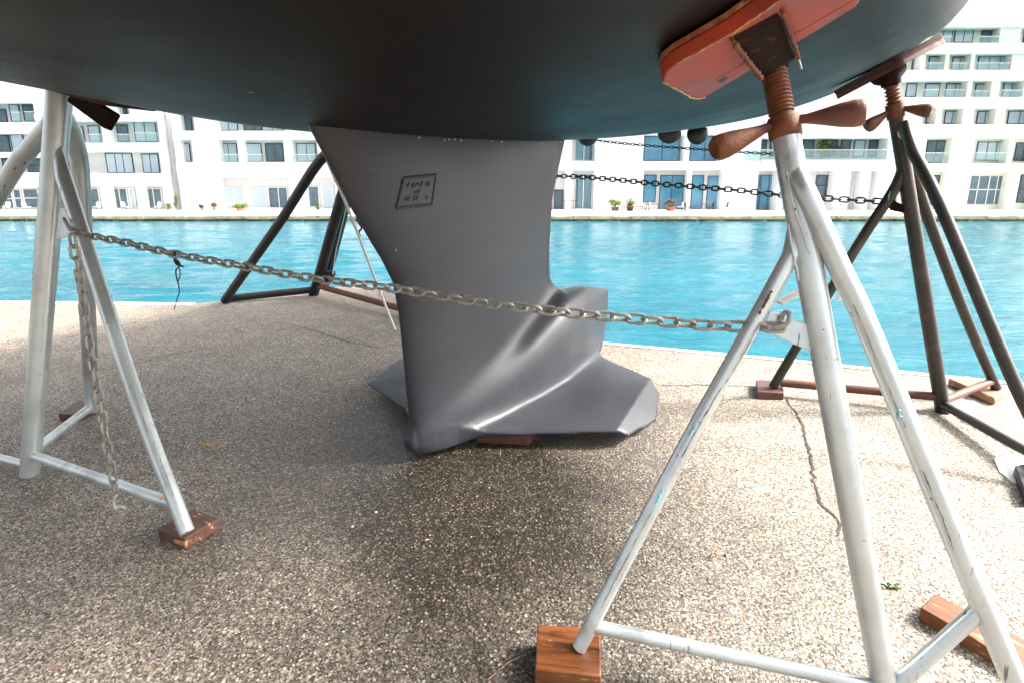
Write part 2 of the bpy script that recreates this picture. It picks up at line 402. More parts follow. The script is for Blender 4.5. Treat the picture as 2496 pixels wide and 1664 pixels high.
def tag(o, label=None, cat=None, group=None, kind=None):
    if label: o['label'] = label
    if cat: o['category'] = cat
    if group: o['group'] = group
    if kind: o['kind'] = kind
    return o


def thing(name, loc, label, cat, group=None):
    o = bpy.data.objects.new(name, None); COL.objects.link(o); o.location = tuple(map(float, loc)); o.empty_display_size = 0.2
    return tag(o, label, cat, group)


def U3(v): v = np.asarray(v, float); return v / np.linalg.norm(v)


def bez(pts, n=12):
    """smooth Catmull-Rom path through points"""
    P = [np.asarray(p, float) for p in pts]; P = [2 * P[0] - P[1]] + P + [2 * P[-1] - P[-2]]; out = []
    for i in range(1, len(P) - 2):
        for k in range(n):
            t = k / n; a, b, c, d = P[i - 1], P[i], P[i + 1], P[i + 2]
            out.append(0.5 * ((2 * b) + (-a + c) * t + (2 * a - 5 * b + 4 * c - d) * t * t + (-a + 3 * b - 3 * c + d) * t ** 3))
    out.append(P[-2]); return out


# ------------------------------------------------------------------ boat frame
NOSE = atZ(950, 1012, 0.10)
AX = math.radians(51)
bu = np.array([math.cos(AX), math.sin(AX), 0]); bn = np.array([-bu[1], bu[0], 0])
N0 = NOSE * np.array([1, 1, 0])
HE = 0.045
Z0P = [(-6.3, 2.7), (-4, 2.0), (-3, 1.83), (-2, 1.70), (-1.2, 1.62), (-.43, 1.555), (.5, 1.575), (1.28, 1.635), (2, 1.72), (3, 1.87), (4, 2.07), (5.5, 2.5)]
KP = [(-6.3, .2), (-4, .10), (-2, .07), (0, .08), (1, .09), (2, .11), (3, .11), (4, .11), (5.5, .12)]
QP = [(-6.3, .02), (-2, .008), (0, .008), (2, .012), (3, .025), (4, .03), (5.5, .03)]
LM = [(-6.3, .03), (-5, .75), (-4, 1.2), (-3, 1.5), (-2, 1.68), (-1, 1.76), (0, 1.78), (1, 1.78), (3, 1.76), (5.5, 1.6)]


def cub(pts, s):
    s = np.asarray(s, float)
    xs = np.array([p[0] for p in pts]); ys = np.array([p[1] for p in pts]); g = np.gradient(ys, xs)
    i = np.clip(np.searchsorted(xs, s) - 1, 0, len(xs) - 2); hh = xs[i + 1] - xs[i]; t = (s - xs[i]) / hh
    return (2 * t**3 - 3 * t**2 + 1) * ys[i] + (t**3 - 2 * t**2 + t) * hh * g[i] + (-2 * t**3 + 3 * t**2) * ys[i + 1] + (t**3 - t**2) * hh * g[i + 1]


def hz(s, l): return cub(Z0P, s) + cub(KP, s) * l**2 + cub(QP, s) * l**4 + HE * l
def W(s, l, z): return N0 + s * bu + l * bn + np.array([0, 0, z])
def toSL(P): q = P - N0; return q @ bu, q @ bn, P[2]


def hull_normal(s, l):
    e = 1e-3
    ds = (hz(s + e, l) - hz(s, l)) / e; dl = (hz(s, l + e) - hz(s, l)) / e
    return U3(np.array([0, 0, 1.0]) - ds * bu - dl * bn)


boat = thing('sailboat', N0, 'dark grey sailing boat hull propped overhead on its winged keel', 'boat')
b = MB(); st_ = np.concatenate([np.linspace(-6.3, -2, 26), np.linspace(-1.85, 5.4, 60)])
ring = None; rows = []
for s in st_:
    lm = float(cub(LM, s)); sec = []
    for side in (1, -1):
        half = []
        for j in range(1, 25):
            l = lm * j / 24 * side; half.append((l, float(hz(s, l))))
        z1 = half[-1][1]; sl = (half[-1][1] - half[-2][1]) / (half[-1][0] - half[-2][0]) * side
        sl = max(sl, 0.05); wd = 0.16 * min(1, lm / 1.2)
        p0 = np.array([lm, z1]); p1 = p0 + np.array([wd * 0.75, wd * 0.75 * sl + 0.02]); p2 = np.array([lm + wd * 1.1, z1 + 0.30]); p3 = np.array([lm + wd * 1.6, max(2.5, z1 + 0.5)])
        for k in range(1, 13):
            t = k / 12; q = (1 - t)**3 * p0 + 3 * (1 - t)**2 * t * p1 + 3 * (1 - t) * t * t * p2 + t**3 * p3
            half.append((q[0] * side, q[1]))
        sec.append(half)
    rows.append(sec[1][::-1] + [(0.0, float(hz(s, 0)))] + sec[0])
nc = len(rows[0]); vs = []
for s, r_ in zip(st_, rows):
    for l, z in r_: vs.append(W(s, l, z))
fs = [[i * nc + k, i * nc + k + 1, (i + 1) * nc + k + 1, (i + 1) * nc + k] for i in range(len(rows) - 1) for k in range(nc - 1)]
fs += [[i * nc, (i + 1) * nc, (i + 1) * nc + nc - 1, i * nc + nc - 1] for i in range(len(rows) - 1)]
fs += [list(range(nc)), list(range((len(rows) - 1) * nc, len(rows) * nc))[::-1]]
b.add(vs, fs); hull = b.build('hull', 'hull', boat, sharp=50)

# keel: fin, bulb and wings blended as one implicit body, then cut into its parts
LEp = [(-.433, 1.75, -.48), (-.433, 1.549, 0), (-.357, 1.405, 0), (-.288, 1.27, 0), (-.192, 1.112, 0), (-.129, 1.012, 0), (-.075, .906, 0), (-.051, .759, 0), (-.037, .588, 0), (-.025, .365, 0), (-.01, .178, 0), (0.0, 0.05, 0)]
zle = np.array([0.05, .178, .365, .588, .759, .906, 1.012, 1.112, 1.27, 1.405, 1.549, 1.8]); sle = np.array([0.0, -.010, -.025, -.037, -.051, -.075, -.129, -.192, -.288, -.357, -.433, -.56])
zte = np.array([0.0, .683, .75, .799, .995, 1.267, 1.428, 1.639, 1.85]); ste = np.array([1.25, 1.215, 1.178, 1.162, 1.157, 1.179, 1.232, 1.309, 1.41])
hg = 0.0100
gs = np.arange(-0.62, 2.02, hg, dtype=np.float32); gl = np.arange(-0.88, 1.20, hg, dtype=np.float32); gz = np.arange(-0.02, 1.80, hg, dtype=np.float32)
S_, Z_ = np.meshgrid(gs, gz, indexing='ij')


def foil(c):
    c = np.clip(c, 0, 1); return (.2969 * np.sqrt(c) - .126 * c - .3516 * c**2 + .2843 * c**3 - .1036 * c**4) / 0.1


sLE = np.interp(Z_, zle, sle); sTE = np.interp(Z_, zte, ste)
yt = 0.092 * np.maximum(foil((S_ - sLE) / (sTE - sLE)), 0.09)
fpoly = np.maximum(np.maximum(sLE - S_, S_ - sTE), 0.065 - Z_)
topz = np.interp(gs, [-.05, 0.0, .06, .2, .6, 1.2, 1.53, 1.95], [.105, .150, .19, .265, .43, .672, .672, .594])
botz = np.interp(gs, [-.05, 0.0, .06, .15, .35, .6, 1.3, 2.0], [.085, .058, .046, .042, .050, .068, .085, .085])
wb = np.interp(gs, [-.05, 0, .08, .25, .5, .8, 1.1, 1.4, 1.7, 1.95], [.010, .050, .088, .130, .172, .205, .208, .165, .082, .016])
def soft(v, n=9):
    k = np.hanning(2 * n + 1); k /= k.sum(); return np.convolve(np.pad(v, n, mode='edge'), k, mode='valid')


keepn = gs < 0.06
wb = np.where(keepn, wb, soft(wb)); topz = np.where((gs < .06) | (gs > 1.75), topz, soft(topz)); botz = np.where(keepn, botz, soft(botz))
zc = botz + (topz - botz) * 0.40; hu = np.maximum(topz - zc, .012); hd = np.maximum(zc - botz, .012)
send = np.interp(gz, [.05, .088, .37, .594, .75], [1.76, 1.776, 1.911, 1.949, 1.96])
hz_ = np.where(Z_ > zc[:, None], hu[:, None], hd[:, None])
Fv = np.empty((len(gs), len(gl), len(gz)), np.float32)
RW = [(.05, 0), (.22, -.08), (.31, -.19), (.735, -.735), (.79, -.775), (1.12, -.785), (1.38, -.69), (1.45, -.60), (1.62, -.10), (1.66, 0)]
LW = [(.05, 0), (.14, .16), (.26, .38), (.37, .90), (.80, 1.08), (1.2, 1.10), (1.62, .12), (1.66, 0)]


def polysdf(poly, A, B):
    d = np.full(A.shape, 1e9); ins = np.zeros(A.shape, bool); n = len(poly)
    for i in range(n):
        x0, y0 = poly[i]; x1, y1 = poly[(i + 1) % n]
        ex, ey = x1 - x0, y1 - y0; t = np.clip(((A - x0) * ex + (B - y0) * ey) / (ex * ex + ey * ey), 0, 1)
        d = np.minimum(d, (A - x0 - t * ex)**2 + (B - y0 - t * ey)**2)
        c = ((y0 > B) != (y1 > B)) & (A < (x1 - x0) * (B - y0) / (y1 - y0 + 1e-12) + x0); ins ^= c
    d = np.sqrt(d); return np.where(ins, -d, d)


A_, B_ = np.meshgrid(gs, gl, indexing='ij')
pw = np.minimum(polysdf(RW, A_, B_), polysdf(LW, A_, B_))
zw = 0.078 + 0.070 * np.maximum(A_ - 0.45, 0) + 0.03 * np.clip(0.3 - np.abs(B_), 0, 1)
# tip facet: the upper face falls away outside the line joining the tip corners
q0 = np.array([.735, -.735]); q1 = np.array([1.45, -.60]); qd = U3(q1 - q0); qn = np.array([qd[1], -qd[0]])
tipd = np.clip((A_ - q0[0]) * qn[0] + (B_ - q0[1]) * qn[1], 0, 1) * (B_ < -0.5)
zw = zw - 0.75 * tipd
thk = 0.009 + 0.017 * (1 - np.exp(-np.maximum(-pw, 0) / 0.12))


def smin(a, c, k):
    h_ = np.maximum(k - np.abs(a - c), 0) / k; return np.minimum(a, c) - h_ * h_ * k * 0.25


for j, l in enumerate(gl):
    ff = np.maximum(np.abs(l) - yt, fpoly)
    rr = (np.abs(l / wb[:, None])**2.5 + np.abs((Z_ - zc[:, None]) / hz_)**2.5)**0.4
    fb = (rr - 1) * np.minimum(wb[:, None], hz_)
    fb = np.maximum(fb, S_ - send[None, :])
    fb = np.maximum(fb, -0.036 - S_)
    fw = np.maximum(pw[:, j][:, None], np.abs(Z_ - zw[:, j][:, None]) - thk[:, j][:, None])
    Fv[:, j, :] = smin(smin(ff, fb, 0.075), fw, 0.095)


def surface_nets(F, org, h):
    neg = F < 0
    nx, ny, nz = F.shape; cnt = np.zeros((nx - 1, ny - 1, nz - 1), np.int8)
    for dx in (0, 1):
        for dy in (0, 1):
            for dz in (0, 1): cnt += neg[dx:nx - 1 + dx, dy:ny - 1 + dy, dz:nz - 1 + dz]
    act = np.argwhere((cnt > 0) & (cnt < 8)); idx = -np.ones(cnt.shape, np.int64); idx[tuple(act.T)] = np.arange(len(act))
    pos = np.zeros((len(act), 3)); num = np.zeros(len(act))
    for ax in range(3):
        o1, o2 = [a for a in range(3) if a != ax]
        for p in (0, 1):
            for q in (0, 1):
                c0 = act.copy(); c0[:, o1] += p; c0[:, o2] += q; c1 = c0.copy(); c1[:, ax] += 1
                f0 = F[tuple(c0.T)]; f1 = F[tuple(c1.T)]; m_ = (f0 < 0) != (f1 < 0)
                t = f0[m_] / (f0[m_] - f1[m_]); pt = c0[m_].astype(float); pt[:, ax] += t
                pos[m_] += pt; num[m_] += 1
    pos = pos / num[:, None] * h + org
    quads = []
    for ax in range(3):
        o1, o2 = [(1, 2), (2, 0), (0, 1)][ax]
        sl0 = [slice(None)] * 3; sl1 = [slice(None)] * 3; sl0[ax] = slice(0, -1); sl1[ax] = slice(1, None)
        ch = np.argwhere(neg[tuple(sl0)] != neg[tuple(sl1)])
        ch = ch[(ch[:, o1] > 0) & (ch[:, o2] > 0) & (ch[:, o1] < F.shape[o1] - 1) & (ch[:, o2] < F.shape[o2] - 1)]
        fl = neg[tuple(ch.T)]
        q = []
        for p, r_ in ((0, 0), (1, 0), (1, 1), (0, 1)):
            c = ch.copy(); c[:, o1] -= 1 - p; c[:, o2] -= 1 - r_; q.append(idx[tuple(c.T)])
        q = np.stack(q, 1); q[~fl] = q[~fl][:, ::-1]; quads.append(q)
    return pos, np.concatenate(quads)


kp_, kq = surface_nets(Fv, np.array([gs[0], gl[0], gz[0]]), hg)
kq = kq[(kq >= 0).all(1)]
lab = np.arange(len(kp_))
for _ in range(400):
    mn = lab[kq].min(1); new = lab.copy(); np.minimum.at(new, kq.ravel(), np.repeat(mn, 4)); new = new[new]
    if (new == lab).all(): break
    lab = new
kq = kq[lab[kq[:, 0]] == np.bincount(lab[kq[:, 0]]).argmax()]
del Fv
# light Laplacian relaxation
nb = np.concatenate([kq[:, [0, 1]], kq[:, [1, 2]], kq[:, [2, 3]], kq[:, [3, 0]]]); nb = np.concatenate([nb, nb[:, ::-1]])
for lam in (0.5, -0.48, 0.4, -0.38):
    acc = np.zeros_like(kp_); ct = np.zeros(len(kp_)); np.add.at(acc, nb[:, 0], kp_[nb[:, 1]]); np.add.at(ct, nb[:, 0], 1)
    kp_ += lam * (acc / np.maximum(ct, 1)[:, None] - kp_)
kw = np.stack([W(p[0], p[1], p[2]) for p in kp_]) - N0
tmp = bpy.data.meshes.new('tmp'); tmp.from_pydata(kw.tolist(), [], kq.tolist()); tmp.update()
vn = np.empty(len(kw) * 3, np.float32); tmp.vertex_normals.foreach_get('vector', vn); vn = vn.reshape(-1, 3)
bpy.data.meshes.remove(tmp)
cen = kp_[kq].mean(1)
bw = np.interp(cen[:, 0], gs, wb); rid = np.interp(cen[:, 0], [-.1, 0, .06, .2, .6, 1.2, 1.5], [.16, .19, .215, .27, .43, .69, 0.8])
is_fin = (cen[:, 2] > rid) & (cen[:, 0] < 1.27)
is_w = (~is_fin) & (np.abs(cen[:, 1]) > bw + 0.035) & (cen[:, 2] < 0.26)


bi = np.where(~is_fin & ~is_w)[0]; lab = np.arange(len(kw))
for _ in range(400):
    mn = lab[kq[bi]].min(1); new = lab.copy(); np.minimum.at(new, kq[bi].ravel(), np.repeat(mn, 4)); new = new[new]
    if (new == lab).all(): break
    lab = new
fl_ = lab[kq[bi][:, 0]]; odd = bi[fl_ != np.bincount(fl_).argmax()]
is_fin[odd] = cen[odd, 2] > .3; is_w[odd] = cen[odd, 2] <= .3


def part_from(name, mask, parent):
    q = kq[mask]; used = np.unique(q); mp_ = -np.ones(len(kw), np.int64); mp_[used] = np.arange(len(used))
    me = bpy.data.meshes.new(name); me.from_pydata(kw[used].tolist(), [], mp_[q].tolist()); me.update()
    me.polygons.foreach_set('use_smooth', [True] * len(me.polygons)); me.normals_split_custom_set_from_vertices(vn[used].tolist())
    me.materials.append(M['keel'])
    o = bpy.data.objects.new(name, me); COL.objects.link(o); o.parent = parent; return o


keel = part_from('keel', is_fin, boat)
part_from('keel_bulb', ~is_fin & ~is_w, keel)
part_from('keel_wing', is_w & (cen[:, 1] < 0), keel)
wl = part_from('keel_wing', is_w & (cen[:, 1] > 0), keel)

# cast plate on the starboard face of the fin
plp = N0 - bn * 0.096 + np.array([0, 0, 1.0])
pc = [atPl(*c, plp, bn) for c in ((931, 410), (1002, 403), (993, 470), (918, 478))]


def fin_off(P):
    s, l, z = toSL(P)
    a = np.interp(z, zle, sle); c = np.interp(z, zte, ste)
    return -0.092 * float(foil((s - a) / (c - a)))


def onfin(P, d=0.0):
    s, l, z = toSL(P); return W(s, fin_off(P) - d, z)


b = MB()
for i in range(4):
    b.tube([onfin(pc[i], 0.001), onfin(0.5 * (pc[i] + pc[(i + 1) % 4]), 0.001), onfin(pc[(i + 1) % 4], 0.001)], 0.0082, 8)


def pbil(a, c): return pc[0] * (1 - a) * (1 - c) + pc[1] * a * (1 - c) + pc[2] * a * c + pc[3] * (1 - a) * c


npl = 7; b.add([onfin(pbil(i / (npl - 1), j / (npl - 1)), .0035) for j in range(npl) for i in range(npl)], [[j * npl + i, j * npl + i + 1, (j + 1) * npl + i + 1, (j + 1) * npl + i] for j in range(npl - 1) for i in range(npl - 1)])
rs = random.Random(3)
for row, (v0, v1, cols) in enumerate(((0.14, 0.36, [.16, .29, .42, .55, .68, .80]), (0.42, 0.56, [.40, .53]), (0.60, 0.82, [.15, .27, .39, .5, .80]))):
    for c in cols:
        for k in range(3):
            a0 = c + rs.uniform(-.05, .05); a1 = c + rs.uniform(-.05, .05)
            w0 = v0 + rs.uniform(0, .1); w1 = v1 - rs.uniform(0, .1)
            b.tube([onfin(pbil(a0, w0), .004), onfin(pbil(0.5 * (a0 + a1) + .02, 0.5 * (w0 + w1)), .005), onfin(pbil(a1, w1), .004)], 0.0034, 6)
b.build('cast_plate', 'keel', keel)
# beads of white filler along the keel joint
rs = random.Random(11)
for s in (.02, .17, .20, .24, .28, .52, .60, .80, .98, 1.02, 1.12, 1.15, 1.18, 1.21, 1.24, 1.26):
    z = float(hz(s, -0.1)); a = np.interp(z, zle, sle); c = np.interp(z, zte, ste)
    P = W(s, -0.092 * float(foil((s - a) / (c - a))) - 0.006, z - 0.006 - rs.uniform(0, .006)); r_ = rs.uniform(.0022, .0046)
    b = MB(); b.tube([P - bu * r_, P - bu * r_ * .4, P + bu * r_ * .4, P + bu * r_], [r_ * .3, r_, r_, r_ * .3], 6); b.build('filler_bead', 'plastic', boat)
# fittings aft: rounded fairing and two propeller blades below the run of the hull
b = MB(); P = atY(1350, 322, 4.45)
b.tube([P + np.array([0, 0, .06]), P + np.array([0, 0, .0]), P - np.array([0, 0, .03]), P - np.array([0, 0, .052])], [.085, .08, .058, .012], 18)
b.build('sail_drive_fairing', 'black', boat)
for dx, tip, wd in ((1536, 331, .105), (1604, 333, .095)):
    b = MB(); T = atY(dx, tip, 5.3); B0 = atY(dx + (dx - 1570) * -.1, 288, 5.3)
    prof = [(0, .55), (.25, .95), (.5, 1.0), (.75, .85), (.92, .5), (1, .12)]
    b.tube([B0 + (T - B0) * t for t, _ in prof], [wd * (0.75) * w for _, w in prof], 16, [1.5] * 6, ref=np.array([0, 1.0, 0]))
    b.build('propeller_blade', 'bronze', boat)

# ------------------------------------------------------------------ quay, water
e = [atZ(*p, 0) for p in ((0, 692), (450, 697), (510, 692), (600, 678), (720, 668), (800, 655))]
e2 = [atZ(*p, 0) for p in ((1370, 785), (1760, 820), (2150, 860), (2352, 880))]
dL = U3(e[0] - e[1]); dR = U3(e2[-1] - e2[1])
edge = [e[0] + dL * 40, e[0], e[1], e[2], e[3], e[4], e[5], np.array([-2.05, 7.38, 0]), np.array([-1.5, 6.6, 0])] + e2 + [e2[-1] + dR * 40]
poly = edge + [np.array([60, -30, 0]), np.array([-60, -30, 0])]
WZ = float(atY(1176, 508, 50)[2]); FQ_Y = 49.9
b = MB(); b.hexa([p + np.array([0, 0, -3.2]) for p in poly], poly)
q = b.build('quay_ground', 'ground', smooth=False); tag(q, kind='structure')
# pale edge strip along the quay, 4 mm proud


def strip(pts, w, z, inner=True):
    out = []
    for i, p in enumerate(pts):
        t = U3(pts[min(i + 1, len(pts) - 1)] - pts[max(i - 1, 0)]); nn = np.array([t[1], -t[0], 0])
        out.append(p + nn * w)
    return out


b = MB(); pts = [edge[0], e[0], e[1]]; inn = strip(pts, 0.13, 0)
for i in range(2):
    b.hexa([pts[i] + [0, 0, -.1], pts[i + 1] + [0, 0, -.1], inn[i + 1] + [0, 0, -.1], inn[i] + [0, 0, -.1]], [pts[i] + [0, 0, .006], pts[i + 1] + [0, 0, .006], inn[i + 1] + [0, 0, .006], inn[i] + [0, 0, .006]])
pts = e2 + [edge[-1]]; inn = strip(pts, 0.07, 0)
for i in range(len(pts) - 1):
    b.hexa([pts[i] + [0, 0, -.1], pts[i + 1] + [0, 0, -.1], inn[i + 1] + [0, 0, -.1], inn[i] + [0, 0, -.1]], [pts[i] + [0, 0, .006], pts[i + 1] + [0, 0, .006], inn[i + 1] + [0, 0, .006], inn[i] + [0, 0, .006]])
q = b.build('quay_edge', 'kerbstone', smooth=False); tag(q, kind='structure')

def crack(ptsd, w0, seed):
    rs = random.Random(seed); P = [atZ(*p, 0.003) for p in ptsd]; out = []
    for i in range(len(P) - 1):
        n = max(3, int(np.linalg.norm(P[i + 1] - P[i]) / 0.035))
        for k in range(n):
            p = P[i] + (P[i + 1] - P[i]) * k / n
            out.append(p + np.array([rs.gauss(0, .006), rs.gauss(0, .006), 0]))
    out.append(P[-1]); vs = []; fs = []
    for i, p in enumerate(out):
        t = U3(out[min(i + 1, len(out) - 1)] - out[max(i - 1, 0)]); nn = np.array([-t[1], t[0], 0])
        w = w0 * rs.uniform(.35, 1.2) * (0.4 + 0.6 * math.sin(math.pi * min(1, max(0.08, i / len(out)))))
        vs += [p - nn * w, p + nn * w]
    for i in range(len(out) - 1): fs.append([2 * i, 2 * i + 1, 2 * i + 3, 2 * i + 2])
    b = MB(); b.add(vs, fs); q = b.build('ground_crack', 'crack', smooth=False); tag(q, kind='structure')


crack([(1805, 915), (1835, 955), (1850, 1000), (1862, 1060), (1870, 1110), (1885, 1150), (1915, 1180), (1935, 1230), (1965, 1265)], .0085, 1)
crack([(1490, 878), (1540, 884), (1600, 882), (1670, 885), (1740, 884)], .006, 2)
crack([(0, 807), (120, 782), (200, 765), (300, 742), (430, 708)], .006, 3)
crack([(245, 848), (310, 835), (380, 816), (470, 800)], .006, 4)
crack([(660, 742), (740, 765), (800, 785), (900, 803)], .006, 5)
crack([(2150, 895), (2200, 960), (2290, 1010), (2340, 1045)], .004, 6)

b = MB()
b.add([(-400, -60, WZ - .16), (400, -60, WZ - .16), (400, 60, WZ - .16), (-400, 60, WZ - .16)], [[0, 1, 2, 3]])
gy = 2.6 * (FQ_Y / 2.6) ** np.linspace(0, 1, 330); gx = np.arange(-52, 52.01, .26)
GX, GY = np.meshgrid(gx, gy); HZ = np.zeros_like(GX); dyv = np.gradient(gy)[:, None]
for k in range(46):
    lam = 0.32 * (7.0 ** (k / 45.0)) * rng.uniform(.9, 1.1); th_ = math.radians(90 + 12 + rng.normal(0, 24)); kk = 2 * math.pi / lam
    amp = 0.0040 * lam ** 0.9 * np.clip(lam / (3.2 * dyv) - .35, 0, 1)
    HZ += amp * np.sin(kk * (np.cos(th_) * GX + np.sin(th_) * GY) + rng.uniform(0, 6.28))
nx_ = len(gx); ii = np.arange(len(gy) - 1)[:, None] * nx_ + np.arange(nx_ - 1)[None, :]
qs = np.stack([ii, ii + 1, ii + nx_ + 1, ii + nx_], -1).reshape(-1, 4)
b.add(np.stack([GX, GY, WZ + HZ], -1).reshape(-1, 3).tolist(), qs.tolist())
q = b.build('harbour_water', 'water', sharp=180); tag(q, kind='structure')

# far quay
FQ = 50.0
zt = float(atY(1176, 497, FQ)[2])
TZ = float(atY(1176, 484, 56)[2])
b = MB(); b.box(-160, 160, FQ, 120, -6, zt); q = b.build('far_promenade', 'pave', smooth=False); tag(q, kind='structure')
b = MB(); rs = random.Random(4); x = -75
while x < 75:
    w = rs.uniform(.7, 2.2); b.box(x + .02, x + w - .02, FQ - .16 - rs.uniform(0, .06), FQ - .002, WZ + .16 + rs.uniform(0, .06), zt + .02 + rs.uniform(-.01, .02)); x += w
q = b.build('far_quay_stones', 'quaystone'); tag(q, kind='structure')
b = MB(); x = -75
while x < 75:
    w = rs.uniform(1.0, 3.0); b.box(x, x + w * rs.uniform(.75, 1), FQ - .28 - rs.uniform(0, .12), FQ - .003, WZ - .5, WZ + .10 + rs.uniform(0, .10)); x += w
q = b.build('far_quay_footing', 'quaydark'); tag(q, kind='structure')
b = MB(); b.box(-160, 160, 53.2, 119, zt - .2, TZ); q = b.build('far_terrace', 'pave', smooth=False); tag(q, kind='structure')

# ------------------------------------------------------------------ boat stands


def screw(b, A, B_, r0, r1, pitch):
    n = int(np.linalg.norm(B_ - A) / pitch); path = []; rad = []
    for i in range(n):
        for t, r_ in ((0.0, r0), (0.28, r1), (0.5, r1), (0.78, r0)):
            path.append(A + (B_ - A) * (i + t) / n); rad.append(r_)
    b.tube(path, rad, 18)


def leg(path, r0, r1=None, flat_top=False, n=10, ref=None, fmax=0.5, flen=0.22):
    P = bez(path, n); m_ = len(P); rr = [r0 + ((r1 or r0) - r0) * i / (m_ - 1) for i in range(m_)]
    fl = None
    if flat_top: fl = [1.0 + fmax * max(0, 1 - i / (flen * m_)) ** 1.3 for i in range(m_)]
    b = MB(); b.tube(P, rr, 18, fl, ref=ref); return b


def board(center, nh, along, lx, ly, t, rnd=.05):
    along = U3(along - nh * (along @ nh)); ac = np.cross(nh, along); pts = []
    for sx, sy, a0 in ((1, 1, 0), (-1, 1, 90), (-1, -1, 180), (1, -1, 270)):
        for k in range(6):
            a = math.radians(a0 + k * 18); pts.append(center + along * (sx * (lx / 2 - rnd) + rnd * math.cos(a)) + ac * (sy * (ly / 2 - rnd) + rnd * math.sin(a)))
    b = MB(); b.hexa([p for p in pts], [p + nh * t for p in pts]); return b


def handle(b, C, d, L, r):
    """one arm of the cast nut: thin at the hub, fat club end"""
    prof = [(0, .40), (.12, .34), (.3, .38), (.5, .62), (.7, .88), (.85, 1.0), (.95, .98), (1.0, .78)]
    b.tube([C + d * L * t for t, _ in prof], [r * w for _, w in prof], 14)


# --- silver stand, right foreground
baseR = atZ(2043, 1640, 0); padR = atY(1740, 110, 1.52)
sR, lR, _ = toSL(padR); nhR = hull_normal(sR, lR)
collR = atPl(1808, 308, baseR, np.cross(U3(padR - baseR), CR)); axR = U3(padR + np.array([.03, 0, -.05]) - baseR)
headR = atY(1776, 155, padR[1] - .03); axR = U3(headR - baseR); LRr = np.linalg.norm(headR - baseR)
tc = min(np.linspace(.5, 1, 500), key=lambda t: abs(atY(1808, 308, (baseR + axR * LRr * t)[1])[2] - (baseR + axR * LRr * t)[2])); collR = baseR + axR * LRr * tc
stR = thing('boat_stand', baseR, 'silver painted tubular boat stand under the orange hull pad, in the right foreground', 'boat stand', 'boat stands around the hull')
b = MB(); b.tube([baseR, baseR + (collR - baseR) * .5, collR], [.030, .033, .036], 22); b.build('post', 'silver', stR)
footA = atZ(1330, 1487, .075); tA = .60
jA = baseR + (collR - baseR) * tA; pA = baseR + (collR - baseR) * .48
planeA = np.cross(U3(collR - baseR), footA - baseR)
up = atPl(1812, 545, baseR, U3(planeA)); mid = atPl(1780, 640, baseR, U3(planeA))
leg([atPl(1840, 545, baseR, U3(planeA)), atPl(1822, 577, baseR, U3(planeA)), atPl(1804, 610, baseR, U3(planeA)), atPl(1742, 722, baseR, U3(planeA)), atPl(1560, 1050, baseR, U3(planeA)), footA], .024, .0195, True, 14, planeA, 0.75, .3).build('leg', 'silver', stR)
footB = atZ(2385, 1690, .06); planeB = U3(np.cross(U3(collR - baseR), footB - baseR))
tw = lambda P, d: P + U3(CAMP - P) * d
leg([tw(atPl(1812, 372, baseR, planeB), 0), tw(atPl(1829, 405, baseR, planeB), .012), tw(atPl(1850, 444, baseR, planeB), .026), tw(atPl(1887, 526, baseR, planeB), .024), tw(atPl(1931, 622, baseR, planeB), .010), atPl(2000, 770, baseR, planeB), atPl(2215, 1290, baseR, planeB), footB], .028, .0265, True, 14, planeB, .12).build('leg', 'silver', stR)
b = MB(); b.tube([atPl(1366, 1437, baseR, U3(planeA)), baseR + axR * .065], .0175, 16); b.build('brace', 'silver', stR)
b = MB(); b.tube([atPl(2258, 1392, baseR, planeB), baseR + axR * .05], .0185, 16); b.build('brace', 'silver', stR)
gp = [atPl(*p, baseR, U3(planeA)) for p in ((1752, 757), (1768, 714), (1783, 717), (1800, 728), (1855, 744), (1869, 809), (1822, 790))]
b = MB(); b.plate(gp, planeA, .007); b.build('chain_plate', 'silver', stR, bevel=.002)
# nut, handles, screw, bracket, pad
b = MB(); c0 = collR - axR * .012; b.tube([c0, c0 + axR * .004, c0 + axR * .05, c0 + axR * .06], [.0385, .041, .041, .036], 22)
nut = b.build('handle_nut', 'rust', stR)
hc = collR + axR * .036
for (dx, dy, dy_) in ((1640, 345, -.03), (1990, 258, -.10)):
    E_ = atY(dx, dy, hc[1] + dy_); b = MB(); d = E_ - hc; L_ = np.linalg.norm(d); handle(b, hc, d / L_, L_, .034); b.build('handle', 'rust' if dx < 1800 else 'rustred', nut)
b = MB(); screw(b, collR + axR * .045, headR + axR * .0, .0265, .0325, .0108); b.build('screw', 'rust', stR)
alR = U3(atY(1965, 5, 1.36) - atY(1590, 226, 1.87))
TH = .034
PB = padR - nhR * (TH + .016)
cs = [atPl(*c, PB, nhR) for c in ((1523, 190), (1566, 211), (1594, 227), (1621, 223), (1730, 159), (1828, 101), (1964, 18), (1984, -8), (1980, -36), (1940, -62), (1895, -64), (1791, 2), (1676, 80), (1554, 147), (1530, 166))]
ctr = (cs[4] + cs[5] + cs[11] + cs[12]) / 4; ay = U3(cs[6] - cs[3])
b = MB(); b.hexa(cs, [c + nhR * TH for c in cs]); pd = b.build('pad', 'orangepaint', stR, bevel=.004)
kn = [atPl(*c, PB - nhR * .0006, nhR) for c in ((1648, 190), (1652, 184), (1664, 177), (1672, 177), (1670, 183), (1658, 191))]
b = MB(); b.add(kn, [list(range(6))]); b.build('knot_hole', 'black', pd)
P_ = bez(cs[:4], 8); rs = random.Random(9); b = MB(); b.tube([p_ - nhR * .001 + np.array([rs.gauss(0, .0008), 0, rs.gauss(0, .0008)]) for p_ in P_], [.0012 + .0022 * rs.random() for _ in P_], 6); b.build('bare_edge', 'woodpale', pd)
